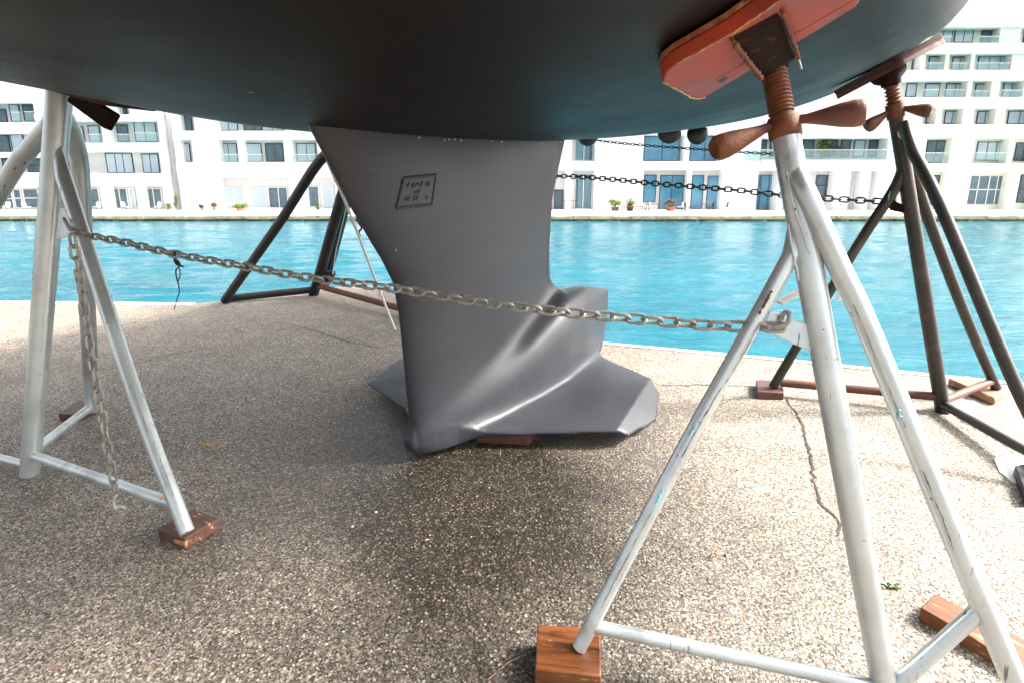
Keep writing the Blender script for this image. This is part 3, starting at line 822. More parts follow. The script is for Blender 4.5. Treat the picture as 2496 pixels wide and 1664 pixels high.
P_ = bez(cs[11:14], 14); b = MB(); b.tube([p_ - nhR * .0005 + np.array([rs.gauss(0, .0008), 0, rs.gauss(0, .0008)]) for p_ in P_], [.0006 + .0024 * rs.random() for _ in P_], 6); b.build('bare_edge', 'woodpale', pd)
for l0, l1 in (((1700, 150), (1960, 2)), ((1640, 185), (1760, 118))):
    q0, q1 = atPl(*l0, PB - nhR * .0004, nhR), atPl(*l1, PB - nhR * .0004, nhR); b = MB(); b.tube([q0, q0 + (q1 - q0) * .5 + nhR * .0003, q1], .0009, 5); b.build('grain_split', 'redwood', pd)
cc = sum(cs) / len(cs); b = MB(); b.hexa([c + (c - cc) * .012 + nhR * (TH + .0005) for c in cs], [c + (c - cc) * .012 + nhR * (TH + .012) for c in cs]); b.build('pad_lining', 'redwood', pd)
# bracket: two cheeks and a web under the pad, with socket
hd = headR - axR * .005
ta, tb = atPl(1682, 84, PB, nhR), atPl(1788, 27, PB, nhR); tc_, td = atPl(1822, 84, PB, nhR), atPl(1738, 130, PB, nhR)
yh = hd[1]
ba, bb_ = atY(1752, 176, yh - .035), atY(1828, 134, yh - .045); bc_, bd = atY(1822, 140, yh + .03), atY(1756, 178, yh + .035)
b = MB(); b.hexa([ba, bb_, bc_, bd], [ta, tb, tc_, td]); b.tube([hd - axR * .004, hd + axR * .03], .038, 18)
br = b.build('pad_bracket', 'darkrust', stR, bevel=.003)
fn = U3(np.cross(bb_ - ba, ta - ba))
if fn @ (CAMP - ba) < 0: fn = -fn
b = MB()
for p_, q_, off in ((ta, ba, -1), (tb, bb_, 1)):
    sd3 = U3(tb - ta) * off
    b.hexa([p_ + sd3 * .001, q_ + sd3 * .001, q_ + sd3 * .009, p_ + sd3 * .009], [p_ + sd3 * .001 + fn * .012, q_ + sd3 * .001 + fn * .012, q_ + sd3 * .009 + fn * .012, p_ + sd3 * .009 + fn * .012])
b.build('flange', 'rust', br, bevel=.002)
rs = random.Random(2); b = MB(); lastp = None; pth = []; rd = []
for k in range(19):
    pth.append(ta + (ba - ta) * (.04 + .9 * k / 18) + fn * .013 - U3(tb - ta) * .005); rd.append(.0035 + .0045 * (k % 2) * rs.uniform(.7, 1.2))
b.tube(pth, rd, 8); b.build('weld_bead', 'rust', br)
b = MB(); o_ = atY(1823, 108, bb_[1] - .012); e_ = atY(1840, 160, bb_[1] - .02); b.tube([o_, o_ + (e_ - o_) * .12, o_ + (e_ - o_) * .2, e_], [.008, .008, .0045, .0042], 8); b.build('bolt', 'chain', br)
def weld(pts, r, parent, mat, seed):
    rs = random.Random(seed); P = bez(pts, 7); b = MB(); b.tube(P, [r * (0.75 + .5 * (k % 2) * rs.uniform(.6, 1.2)) for k in range(len(P))], 7); b.build('weld_bead', mat, parent)


wq = lambda dx, dy, d: (lambda P: P + U3(CAMP - P) * d)(atPl(dx, dy, baseR, U3(planeA)))
weld([wq(1810, 512, .012), wq(1816, 550, .024), wq(1824, 590, .028), wq(1832, 625, .022), wq(1834, 645, .008)], .0028, stR, 'silver', 5)
wq2 = lambda dx, dy, d: (lambda P: P + U3(CAMP - P) * d)(atPl(dx, dy, baseR, planeB))
weld([wq2(1806, 392, .036), wq2(1812, 430, .046), wq2(1826, 480, .050), wq2(1842, 530, .046), wq2(1862, 590, .032)], .0026, stR, 'silver', 6)

def score(pts, nrm, base, r_tube, r, mat, parent, seed, name='scratch'):
    '''a scrape lying on the camera-facing side of a tube'''
    rs = random.Random(seed); P = bez([atPl(*p, base, nrm) for p in pts], 10)
    P = [p + U3(CAMP - p) * (r_tube + .0004) + np.array([rs.gauss(0, .0010), 0, 0]) for p in P]
    b = MB(); b.tube(P, [r * rs.uniform(.15, 1.0) for _ in P], 5); b.build(name, mat, parent)


nA = U3(planeA)
score(((1932, 930), (1950, 1030), (1966, 1110)), nA, baseR, .034, .0012, 'score', stR, 1)
score(((1892, 690), (1910, 790), (1925, 870)), nA, baseR, .034, .0016, 'score', stR, 2)
score(((1772, 668), (1758, 695), (1744, 722)), nA, baseR, .026, .0050, 'rustred', stR, 3)
score(((1742, 748), (1690, 842), (1636, 925), (1566, 1050)), nA, baseR, .024, .0015, 'score', stR, 4)
score(((1494, 1180), (1430, 1300), (1380, 1396)), nA, baseR, .022, .0010, 'score', stR, 5)
score(((1594, 982), (1587, 996)), nA, baseR, .0235, .0050, 'chip', stR, 6, 'paint_chip')
score(((1522, 1122), (1506, 1156)), nA, baseR, .022, .0050, 'chip', stR, 7, 'paint_chip')
score(((2062, 938), (2068, 962)), planeB, baseR, .028, .0065, 'chip', stR, 8, 'paint_chip')
score(((1960, 700), (2040, 890), (2080, 980)), planeB, baseR, .028, .0011, 'score', stR, 9)
score(((2120, 1080), (2160, 1180), (2190, 1260)), planeB, baseR, .028, .0012, 'score', stR, 10)

# --- silver stand, left
baseL = atZ(68, 1090, 0); headL = atY(139, 188, 2.40); sL, lL, _ = toSL(headL); axL = U3(headL - baseL); LL = np.linalg.norm(headL - baseL)
stL = thing('boat_stand', baseL, 'silver painted tubular boat stand with a loose chain hanging down its legs, at the left', 'boat stand', 'boat stands around the hull')
b = MB(); b.tube([baseL, baseL + axL * LL * .5, baseL + axL * LL * .972], [.037, .043, .048], 22); b.build('post', 'silver', stL)
pl_ = lambda dx, dy, f_: atPl(dx, dy, baseL, U3(np.cross(axL, f_ - baseL)))
f1 = atZ(-330, 985, 0); f2 = atZ(213, 940, .055); f3 = atZ(430, 1222, .06)
nf = lambda f_: U3(np.cross(axL, f_ - baseL))
leg([pl_(132, 262, f1), pl_(112, 292, f1), pl_(66, 345, f1), pl_(0, 440, f1), f1], .037, .035, True, 14, nf(f1), .75, .10).build('leg', 'silver', stL)
leg([pl_(134, 255, f2), pl_(158, 290, f2), pl_(180, 360, f2), pl_(188, 450, f2), pl_(200, 700, f2), f2], .039, .037, True, 14, nf(f2), .6, .2).build('leg', 'silver', stL)
leg([pl_(122, 335, f3), pl_(141, 392, f3), pl_(163, 458, f3), pl_(229, 660, f3), pl_(334, 972, f3), f3], .033, .0255, True, 14, nf(f3), .8, .3).build('leg', 'silver', stL)
for P0, P1, r_ in ((f2 + np.array([0, 0, .025]), baseL + axL * .11, .0225), (f3 + (pl_(334, 972, f3) - f3) * .24, baseL + axL * .10, .0215), (f1 + np.array([0, 0, .05]), baseL + axL * .045, .02)):
    b = MB(); b.tube([P0, P1], r_, 16); b.build('brace', 'silver', stL)
nL = nf(f3)
score(((108, 400), (104, 440), (108, 455)), nL, baseL, .046, .0035, 'score', stL, 11)
score(((70, 800), (74, 850)), nL, baseL, .041, .0060, 'chip', stL, 12, 'paint_chip')
score(((205, 640), (250, 750), (300, 880), (340, 990)), nL, baseL, .031, .0011, 'score', stL, 13)
score(((352, 1010), (380, 1085), (400, 1140)), nL, baseL, .028, .0012, 'score', stL, 14)
for k_, (a_, c_) in enumerate((((70, 330), (66, 340)), ((48, 352), (44, 362)), ((36, 385), (30, 392)), ((22, 400), (18, 408)), ((12, 425), (8, 432)), ((58, 372), (54, 380)))): score((a_, c_), nf(f1), baseL, .040, .0030, 'score', stL, 20 + k_, 'paint_chip')
gpl = [pl_(*p, f3) for p in ((128, 552), (140, 478), (152, 478), (172, 538))]
b = MB(); b.plate(gpl, np.cross(axL, f3 - baseL), .007); b.build('chain_plate', 'silver', stL, bevel=.002)
nhL = hull_normal(sL, lL)
b = MB(); screw(b, baseL + axL * LL * .965, headL + axL * .03, .030, .036, .018); b.build('screw', 'rust', stL)
b = MB(); b.tube([baseL + axL * LL * .974, baseL + axL * LL * .992], .052, 20); nut = b.build('handle_nut', 'rust', stL)
hc = baseL + axL * LL * .94
b = MB(); E_ = atY(258, 280, hc[1] - .16); S0 = atY(172, 222, hc[1] - .02); d = E_ - S0; L_ = np.linalg.norm(d); d = d / L_
sv = U3(np.cross(d, CF)); b.plate([S0 - sv * .034, E_ - sv * .040, E_ + sv * .040, S0 + sv * .034], CF, .05); b.build('handle', 'darkrust', nut, bevel=.008)
b = board(W(sL, lL, float(hz(sL, lL))) - nhL * .03 + U3(np.array([1, -.1, 0])) * .10, nhL, np.array([1.0, -.15, 0]), .50, .30, .026, .05); b.build('pad', 'carpet', stL)

# --- black stand, far left by the water
baseK = atZ(720, 678, 0); headK = W(1.50, 2.0, float(hz(1.5, 1.76)) + .42)
axK = U3(headK - baseK); LK = np.linalg.norm(headK - baseK)
stK = thing('boat_stand', baseK, 'black painted boat stand at the quay corner, behind the keel', 'boat stand', 'boat stands around the hull')
b = MB(); b.tube([baseK, baseK + axK * LK * .86], .062, 18); b.build('post', 'blackpaint', stK)
fK1 = atZ(516, 691, .03); pk = lambda dx, dy, f_: atPl(dx, dy, baseK, U3(np.cross(axK, f_ - baseK)))
leg([baseK + axK * LK * .70, pk(742, 362, fK1), pk(640, 515, fK1), fK1], .052, .050).build('leg', 'blackpaint', stK)
fK2 = atZ(748, 652, 0.0); b = MB(); b.tube([baseK + axK * LK * .62, atY(803, 440, fK2[1] - .9), fK2], .058, 16); b.build('leg', 'blackpaint', stK)
fK3 = atZ(985, 735, 0.02)
b = MB(); b.tube([fK1 + np.array([0, 0, .02]), baseK + axK * .12], .044, 14); b.build('brace', 'blackpaint', stK)
b = MB(); b.tube([baseK + axK * .20, fK3 + np.array([0, 0, .04])], .036, 14); b.build('brace', 'rustred', stK)
leg([baseK + axK * LK * .66, 0.5 * (baseK + axK * LK * .66 + fK3), fK3], .058).build('leg', 'blackpaint', stK)
b = MB(); P = atY(755, 629, 6.4); b.tube([P - np.array([.1, 0, 0]), P + np.array([.075, 0, 0])], .038, 14); b.build('pipe_stub', 'blackpaint', stK)
b = MB(); screw(b, baseK + axK * LK * .85, headK, .035, .042, .02); b.build('screw', 'rust', stK)

# --- brown stand, right rear
baseB = atZ(2166, 945, 0); padB = atY(2040, 152, 3.0); sB, lB, _ = toSL(padB); nhB = hull_normal(sB, lB)
headB = atY(2043, 172, 3.0); axB = U3(headB - baseB); LB = np.linalg.norm(headB - baseB)
stB = thing('boat_stand', baseB, 'brown rusty boat stand with an oval sticker on its post, at the right rear', 'boat stand', 'boat stands around the hull')
onB = lambda dy: min((baseB + axB * LB * t for t in np.linspace(0, 1, 400)), key=lambda P: abs(atY(2100, dy, P[1])[2] - P[2]))
collB = onB(268)
b = MB(); b.tube([baseB, collB], [.038, .037], 20); b.build('post', 'brownpaint', stB)
fB1 = atZ(1775, 888, .055); fB2 = atZ(2288, 890, .06); fB3 = atZ(2480, 1120, .05)
pb = lambda dx, dy, f_: atPl(dx, dy, baseB, U3(np.cross(axB, f_ - baseB)))
nfb = lambda f_: U3(np.cross(axB, f_ - baseB))
leg([pb(2086, 340, fB1), pb(2072, 395, fB1), pb(2045, 450, fB1), pb(1960, 580, fB1), fB1], .030, .028, True, 14, nfb(fB1), .7, .2).build('leg', 'brownpaint', stB)
leg([pb(2085, 350, fB2), pb(2105, 420, fB2), pb(2135, 510, fB2), pb(2215, 720, fB2), fB2], .030, .028, True, 14, nfb(fB2), .5).build('leg', 'brownpaint', stB)
leg([pb(2072, 285, fB3), pb(2096, 345, fB3), pb(2130, 410, fB3), pb(2180, 520, fB3), pb(2352, 925, fB3), fB3], .030, .028, True, 14, nfb(fB3), .5).build('leg', 'brownpaint', stB)
b = MB(); b.tube([fB1 + np.array([0.05, 0, .03]), baseB + axB * .10], .026, 14); b.build('brace', 'rustred', stB)
b = MB(); b.tube([fB2 + np.array([-.03, 0, .05]), baseB + axB * .07], .024, 14); b.build('brace', 'rustred', stB)
b = MB(); b.tube([fB3 + np.array([-.04, 0, .05]), baseB + axB * .055], .026, 14); b.build('brace', 'brownpaint', stB)
cpB = [pb(*p, fB1) for p in ((2032, 462), (2048, 456), (2062, 466), (2084, 474), (2094, 496), (2068, 488), (2046, 484))]
b = MB(); b.plate(cpB, np.cross(axB, fB1 - baseB), .012); b.build('chain_plate', 'darkrust', stB, bevel=.002)
b = MB(); c0 = collB - axB * .01; b.tube([c0, c0 + axB * .08], .043, 20); nut = b.build('handle_nut', 'rust', stB)
hc = collB + axB * .05
for dx, dy, dd in ((1990, 294, .02), (2141, 256, -.12)):
    E_ = atY(dx, dy, hc[1] + dd); d = E_ - hc; L_ = np.linalg.norm(d); b = MB(); handle(b, hc, d / L_, L_, .036); b.build('handle', 'rustred', nut)
b = MB(); screw(b, collB + axB * .07, headB + axB * .03, .027, .037, .019); b.build('screw', 'rust', stB)
dB = U3(atY(2130, 85, 2.75) - atY(1945, 212, 3.25))
ctrB = W(sB, lB, float(hz(sB, lB))) - nhB * .055
ctrB = ctrB - dB * .035
b = board(ctrB, nhB, dB, .43, .32, .025, .03); pdB = b.build('pad', 'padbrown', stB, bevel=.002)
b = board(ctrB + nhB * .0255, nhB, dB, .43, .32, .028, .03); b.build('pad_lining', 'carpet', pdB)
b = MB(); b.tube([headB - axB * .06, headB - axB * .02, ctrB - nhB * .002], [.045, .05, .085], 18); b.build('pad_bracket', 'darkrust', stB)
# oval sticker on the post
stc = onB(307); toc = U3(CAMP - stc); toc = U3(toc - axB * (toc @ axB)); sdv = np.cross(axB, toc)


def onpost(a, hh, rr): return stc + axB * hh + rr * (math.cos(a) * toc + math.sin(a) * sdv)


b = MB(); n = 28; cA = 0.55
for (ra, rh, rr, mi) in ((.70, .036, .0418, 0),):
    vs = [onpost(cA + ra * math.cos(2 * math.pi * k / n) * t, rh * math.sin(2 * math.pi * k / n) * t, rr - .0035) for t in (1, .66, .33) for k in range(n)] + [onpost(cA, 0, rr - .0035)]
    fs = [[r0 * n + k, r0 * n + (k + 1) % n, (r0 + 1) * n + (k + 1) % n, (r0 + 1) * n + k] for r0 in (0, 1) for k in range(n)] + [[2 * n + k, 2 * n + (k + 1) % n, 3 * n] for k in range(n)]
    b.add(vs, fs)
sk = b.build('oval_sticker', 'plastic', stB)
b = MB(); b.tube([onpost(cA + a, hh, .0390) for a, hh in ((-.26, .018), (-.27, .0), (-.22, -.013), (-.10, -.018), (.02, -.013), (.04, -.004), (.04, .012))], .0026, 6)
b.tube([onpost(cA + .22, -.013, .0390), onpost(cA + .27, -.013, .0390)], .003, 6); b.build('sticker_letter', 'black', sk)

# ------------------------------------------------------------------ chains, cord, rope


def chain_mesh(path, pitch, r, wide=1.35, roll0=0.4, twist=0.0):
    P = [np.asarray(p, float) for p in path]
    seg = np.array([np.linalg.norm(P[i + 1] - P[i]) for i in range(len(P) - 1)]); cum = np.concatenate([[0], np.cumsum(seg)])
    n = int(cum[-1] / pitch); b = MB(); at = lambda d: np.array([np.interp(d, cum, [p[k] for p in P]) for k in range(3)])
    for i in range(n):
        a = at(i * pitch); c = at((i + 1) * pitch); t = U3(c - a); m_ = 0.5 * (a + c)
        ref = np.array([0, 0, 1.0]) if abs(t[2]) < .85 else np.array([0, 1.0, 0])
        s1 = U3(np.cross(t, ref)); s2 = np.cross(t, s1)
        ang = roll0 + (math.pi / 2) * (i % 2) + twist * i + random.gauss(0, .06); sd = math.cos(ang) * s1 + math.sin(ang) * s2
        hl = (pitch + 2 * r * 0.95) / 2; hw = r * (1 + wide); pts = []
        st2_ = hl - hw
        for k in range(14):
            an = 2 * math.pi * k / 14; cx_ = math.cos(an) * hw * 1.0; pts.append(m_ + t * (cx_ + (st2_ if cx_ > 0 else -st2_)) + sd * hw * math.sin(an))
        b.tube(pts, r, 7, closed=True)
    return b


def vplane(pts, P0, P1):
    d = P1 - P0; nn = U3(np.array([d[1], -d[0], 0])); return [atPl(dx, dy, P0, nn) for dx, dy in pts]


gL = atPl(150, 508, baseL, U3(np.cross(axL, f3 - baseL))); gL = gL + U3(CAMP - gL) * .10; gR = atPl(1800, 748, baseR, U3(planeA)) + U3(CAMP - gp[0]) * .02
sp = vplane([(148, 505), (172, 533), (280, 556), (400, 584), (560, 612), (700, 637), (912, 664), (1080, 690), (1250, 713), (1400, 727), (1500, 736), (1640, 748), (1800, 752)], gL, gR)
o = chain_mesh(bez(sp, 8), .0445, .0052, 1.7, .75).build('chain', 'chain')
tag(o, 'weathered galvanised chain strung taut in front of the keel between the two silver stands', 'chain', 'chains tying the boat stands together')
b = MB(); hk = gR; b.tube(bez([hk + np.array([-.03, -.005, -.004]), hk + np.array([0, -.012, .006]), hk + np.array([.012, 0, .030]), hk + np.array([.004, .012, .032]), hk + np.array([-.004, .012, .012])], 5), .0062, 8)
ho = b.build('end_hook', 'chain', o)
pr = vplane([(165, 540), (174, 590), (186, 650), (198, 740), (212, 820), (222, 880), (236, 960), (248, 1030), (258, 1085), (268, 1135)], baseL + np.array([.10, -.02, 0]), atZ(268, 1200, 0))
o2 = chain_mesh(bez(pr, 6), .042, .0050, 1.6, .3, .35).build('chain', 'chain')
tag(o2, 'loose chain end hanging straight down beside the left silver stand to a bright hook', 'chain', 'chains tying the boat stands together')
b = MB(); E0 = pr[-1]; hp = ((0, 0), (-.010, -.022), (-.004, -.046), (.014, -.060), (.032, -.052), (.034, -.036), (.022, -.030), (.012, -.038))
b.tube(bez([E0 + 1.15 * np.array([x_, -.004 * i_, z_]) for i_, (x_, z_) in enumerate(hp)], 6), .0052, 8)
b.build('end_hook', 'zinc', o2)
gB = cpB[1]; gK = atY(818, 492, 5.6)
kp2 = vplane([(2046, 464), (1960, 460), (1880, 455), (1790, 448), (1700, 438), (1600, 430), (1500, 422), (1400, 412), (1285, 405), (1150, 408), (1000, 425), (818, 490)], gB, gK)
o = chain_mesh(bez(kp2, 8), .0415, .0056, 1.75, .15).build('chain', 'chainblack')
tag(o, 'black chain strung behind the keel to the brown rusty stand', 'chain', 'chains tying the boat stands together')
b = MB(); P = kp2[-1]; b.tube(bez([P, P + np.array([.01, 0, -.08]), P + np.array([.05, 0, -.16]), P + np.array([.02, 0, -.20]), P + np.array([.03, 0, -.26])], 6), .010, 8); b.build('end_hook', 'chainblack', o)
T0 = atY(1372, 323, 5.2); T1 = atY(1850, 360, 4.6)
tp = vplane([(1372, 323), (1420, 329), (1500, 336), (1600, 343), (1700, 350), (1790, 355), (1850, 359)], T0, T1)
o = chain_mesh(bez(tp, 6), .036, .0040, 1.5, .4).build('chain', 'chainblack')
tag(o, 'thin distant chain slung under the stern, highest of the chains', 'chain', 'chains tying the boat stands together')
# black cord knotted to the silver chain
cp_ = vplane([(402, 578), (401, 592), (404, 604), (412, 612), (404, 622), (406, 640), (412, 668), (406, 690), (400, 712)], gL, gR)
cp_ = [p + U3(CAMP - p) * .012 for p in cp_]
P_ = bez(cp_, 5); b = MB(); b.tube(P_, [.0055 if i < 15 else .0042 - .0028 * i / len(P_) for i in range(len(P_))], 8)
q_ = [p + U3(CAMP - p) * .012 for p in vplane([(402, 596), (410, 602), (414, 610), (421, 613)], gL, gR)]; b.tube(bez(q_, 4), .0042, 8)
q_ = [p + U3(CAMP - p) * .012 for p in vplane([(411, 612), (414, 630), (409, 648)], gL, gR)]; b.tube(bez(q_, 4), .0022, 8)
o = b.build('cord', 'black'); tag(o, 'short black cord knotted on the silver chain and dangling over the water', 'cord')
# white rope from behind the keel to the ground
r0 = atY(752, 372, 4.0); r1 = atZ(907, 757, .006)
rp = [r0, r0 + (r1 - r0) * .22 + np.array([.02, 0, -.02]), r0 + (r1 - r0) * .6 + np.array([.01, 0, -.015]), r1]
b = MB(); b.tube(bez(rp, 10), .0115, 10); o = b.build('rope', 'rope'); tag(o, 'thin white rope running down behind the leading edge of the keel', 'rope')
b = MB(); b.tube([atY(806, 428, 5.7), atY(790, 500, 5.9), atY(772, 575, 6.2), atY(764, 630, 6.3)], .006, 6); o = b.build('line', 'rope'); tag(o, 'hair thin white line running down the black stand post', 'line')
# plastic tie strip on the silver stand, its tails
b = MB()
for pts_, w in ((((1790, 696), (1812, 684), (1838, 672), (1862, 662)), .010), (((1925, 690), (1940, 640), (1912, 560)), .006)):
    P = [atPl(*p, baseR + np.array([0, .06, 0]), U3(planeA)) for p in pts_]; b.tube(bez(P, 5), w, 8, [2.2] * (len(bez(P, 5))))
o = b.build('tie_strip', 'rope'); tag(o, 'pale plastic tie strip wound between the legs of the right silver stand', 'strip')
# leaf caught on the brown stand's plate
b = MB(); P = atPl(2040, 462, cpB[0] + np.array([0, -.03, 0]), np.array([0, 1.0, 0]))
b.add([P, P + np.array([.012, -.004, .03]), P + np.array([.008, 0, .062]), P + np.array([-.008, -.003, .03])], [[0, 1, 2], [0, 2, 3]]); o = b.build('leaf', 'bud'); tag(o, 'small green leaf stuck behind the chain plate of the brown stand', 'leaf')

# ------------------------------------------------------------------ blocks and boards


def block(name, ptsd, t, mat, label, cat='wood block', group='wooden packing under the stand feet', bev=.004, z0=0.0, jit=0.0):
    P = [atZ(dx, dy, t) for dx, dy in ptsd]
    c = sum(P) / len(P); ax_ = P[1] - P[0]; ang = math.atan2(ax_[1], ax_[0])
    th = thing(name, (c[0], c[1], z0), label, cat, group); th.rotation_euler = (0, 0, ang)
    R_ = np.array(Matrix.Rotation(-ang, 3, 'Z')); loc = [R_ @ (p - np.array([c[0], c[1], z0])) for p in P]
    b = MB(); b.hexa([np.array([p[0], p[1], 0]) for p in loc], loc)
    me = b.build(name, mat, None, bevel=bev); COL.objects.unlink(me); bpy.data.objects.remove(th)
    COL.objects.link(me); me.location = (c[0], c[1], z0); me.rotation_euler = (0, 0, ang)
    return tag(me, label, cat, group)


block('wood_block', [(362, 1212), (423, 1236), (502, 1190), (447, 1166)], .048, 'woodchip', 'splintered dark brown wood block under the front foot of the left silver stand')
block('wood_block', [(134, 949), (179, 952), (226, 928), (182, 916)], .045, 'woodred', 'dark red wood block under the rear foot of the left silver stand')
block('wood_block', [(1229, 1535), (1381, 1552), (1379, 1440), (1235, 1433)], .072, 'wood', 'thick varnished wood block under the left leg of the right silver stand')
block('wood_plank', [(2114, 1394), (2352, 1532), (2420, 1500), (2148, 1361)], .045, 'wood', 'splintered orange brown timber offcut under the near right leg', 'plank')
block('wood_block', [(1740, 899), (1801, 901), (1797, 873), (1737, 871)], .05, 'woodred', 'small red brown box block under the left foot of the brown stand')
block('wood_board', [(2178, 868), (2286, 914), (2314, 894), (2222, 861)], .05, 'woodpink', 'thick weathered board with a rounded end under the rear foot of the brown stand', 'board', bev=.012)
block('packing_sheet', [(2175, 928), (2217, 952), (2254, 931), (2190, 905)], .010, 'plastic', 'small square white sheet on the ground beside the brown post', 'sheet', None, .001)
block('wood_block', [(2331, 1068), (2360, 1140), (2450, 1120), (2420, 1050)], .05, 'black', 'black block at the right edge under the outer foot of the brown stand')
block('packing_sheet', [(2283, 1052), (2296, 1082), (2330, 1108), (2400, 1110), (2400, 1035), (2330, 1040)], .006, 'plastic', 'crumpled white sheet with a rounded corner at the right edge of the ground', 'sheet', None, .001)
block('wood_plank', [(1094, 992), (1214, 998), (1234, 979), (1124, 973)], .062, 'woodred', 'short timber plank wedged under the keel bulb', 'plank', None)

# ------------------------------------------------------------------ litter
rs = random.Random(21)
lit = [(476, 1027, .030, 'dry orange leaf lying alone left of the keel'), (425, 1193, .05, 'crumpled orange leaf on the front block of the left stand'), (374, 1145, .022, 'orange leaf scrap stuck on the lower bar of the left stand'),
       (1640, 1278, .024, 'tan leaf scrap on the ground left of the right silver post'), (983, 1242, .014, 'small brown leaf fragment below the keel'), (1806, 889, .02, 'orange leaf beside the small block of the brown stand')]
for dx, dy, sz, lab in lit:
    z = .004 if (dx, dy) not in ((425, 1193), (374, 1145)) else (.052 if dx == 425 else .215)
    P = atZ(dx, dy, z); b = MB(); n = 9; a0 = rs.uniform(0, 3)
    vs = []
    for k in range(n):
        u_ = k / (n - 1); w = sz * .28 * math.sin(math.pi * min(1, u_ * 1.05 + .02)); x_ = (u_ - .5) * sz * 1.6; zc_ = .25 * sz * math.sin(u_ * 5)
        for sg in (-1, 0, 1):
            vs.append(P + np.array([x_ * math.cos(a0) - sg * w * math.sin(a0), x_ * math.sin(a0) + sg * w * math.cos(a0), .25 * sz * abs(sg) + zc_ + .25 * sz]))
    b.add(vs, [[3 * k + j, 3 * k + j + 1, 3 * k + j + 4, 3 * k + j + 3] for k in range(n - 1) for j in (0, 1)])
    tag(b.build('leaf', 'leafdry'), lab, 'leaf', 'dry leaves on the quay')
# loose pebbles scattered on the concrete
b = MB()
for k in range(420):
    x = rs.uniform(-2.2, 2.0); y = rs.uniform(.9, 3.2); r_ = abs(rs.gauss(.0018, .0012)) + .001
    if rs.random() < .03: r_ *= 2.0
    P = np.array([x, y, r_ * .25]); sx_, sy_ = rs.uniform(.7, 1.5), rs.uniform(.7, 1.3)
    vs = [P + r_ * np.array([sx_ * math.cos(a) * ca, sy_ * math.sin(a) * ca, .6 * sa]) for ca, sa in ((.9, -.4), (1, 0), (.7, .6)) for a in np.linspace(0, 2 * math.pi, 6, endpoint=False)] + [P + np.array([0, 0, r_ * .75])]
    b.cur = rs.choice((0, 1, 2, 2, 1))
    b.add(vs, [[i * 6 + j, i * 6 + (j + 1) % 6, (i + 1) * 6 + (j + 1) % 6, (i + 1) * 6 + j] for i in (0, 1) for j in range(6)] + [[12 + j, 12 + (j + 1) % 6, 18] for j in range(6)])
b.cur = 0
tag(b.build('loose_grit', ['kerbstone', 'terracotta', 'grit'], smooth=True), 'loose pale grit scattered over the concrete', 'grit', None, 'stuff')
b = MB(); b.tube([atZ(1120, 1560, .004), atZ(1165, 1522, .012), atZ(1210, 1498, .004)], .0014, 5); tag(b.build('straw', 'woodpink'), 'single dry straw on the concrete left of the varnished block', 'straw')
# small weed growing from a joint by the right post
b = MB(); P = atZ(2042, 1345, 0)
for k in range(26):
    a = rs.uniform(0, 6.28); L_ = rs.uniform(.008, .022); d = np.array([math.cos(a), math.sin(a), 0]); sd = np.array([-d[1], d[0], 0]); c = P + np.array([rs.gauss(0, .012), rs.gauss(0, .008), 0])
    b.add([c - sd * .002, c + d * L_ * .5 + sd * .005 + [0, 0, L_ * .5], c + d * L_ + [0, 0, L_ * .45], c + d * L_ * .5 - sd * .005 + [0, 0, L_ * .5]], [[0, 1, 2, 3]])
tag(b.build('weed', 'leafgreen'), 'tiny green weed in a joint of the concrete behind the right silver post', 'plant')

# ------------------------------------------------------------------ buildings across the water


class Src:
    def __init__(s, ox, oy, k): s.o = (ox, oy); s.k = k
    def __call__(s, x0, y0, x1, y1): return [(s.o[0] + x0 / s.k) / DS, (s.o[1] + y0 / s.k) / DS, (s.o[0] + x1 / s.k) / DS, (s.o[1] + y1 / s.k) / DS]


def zof(dy, Y): return float(atY(1176, dy, Y)[2])
def xof(dx, dy, Y): return float(atY(dx, dy, Y)[0])


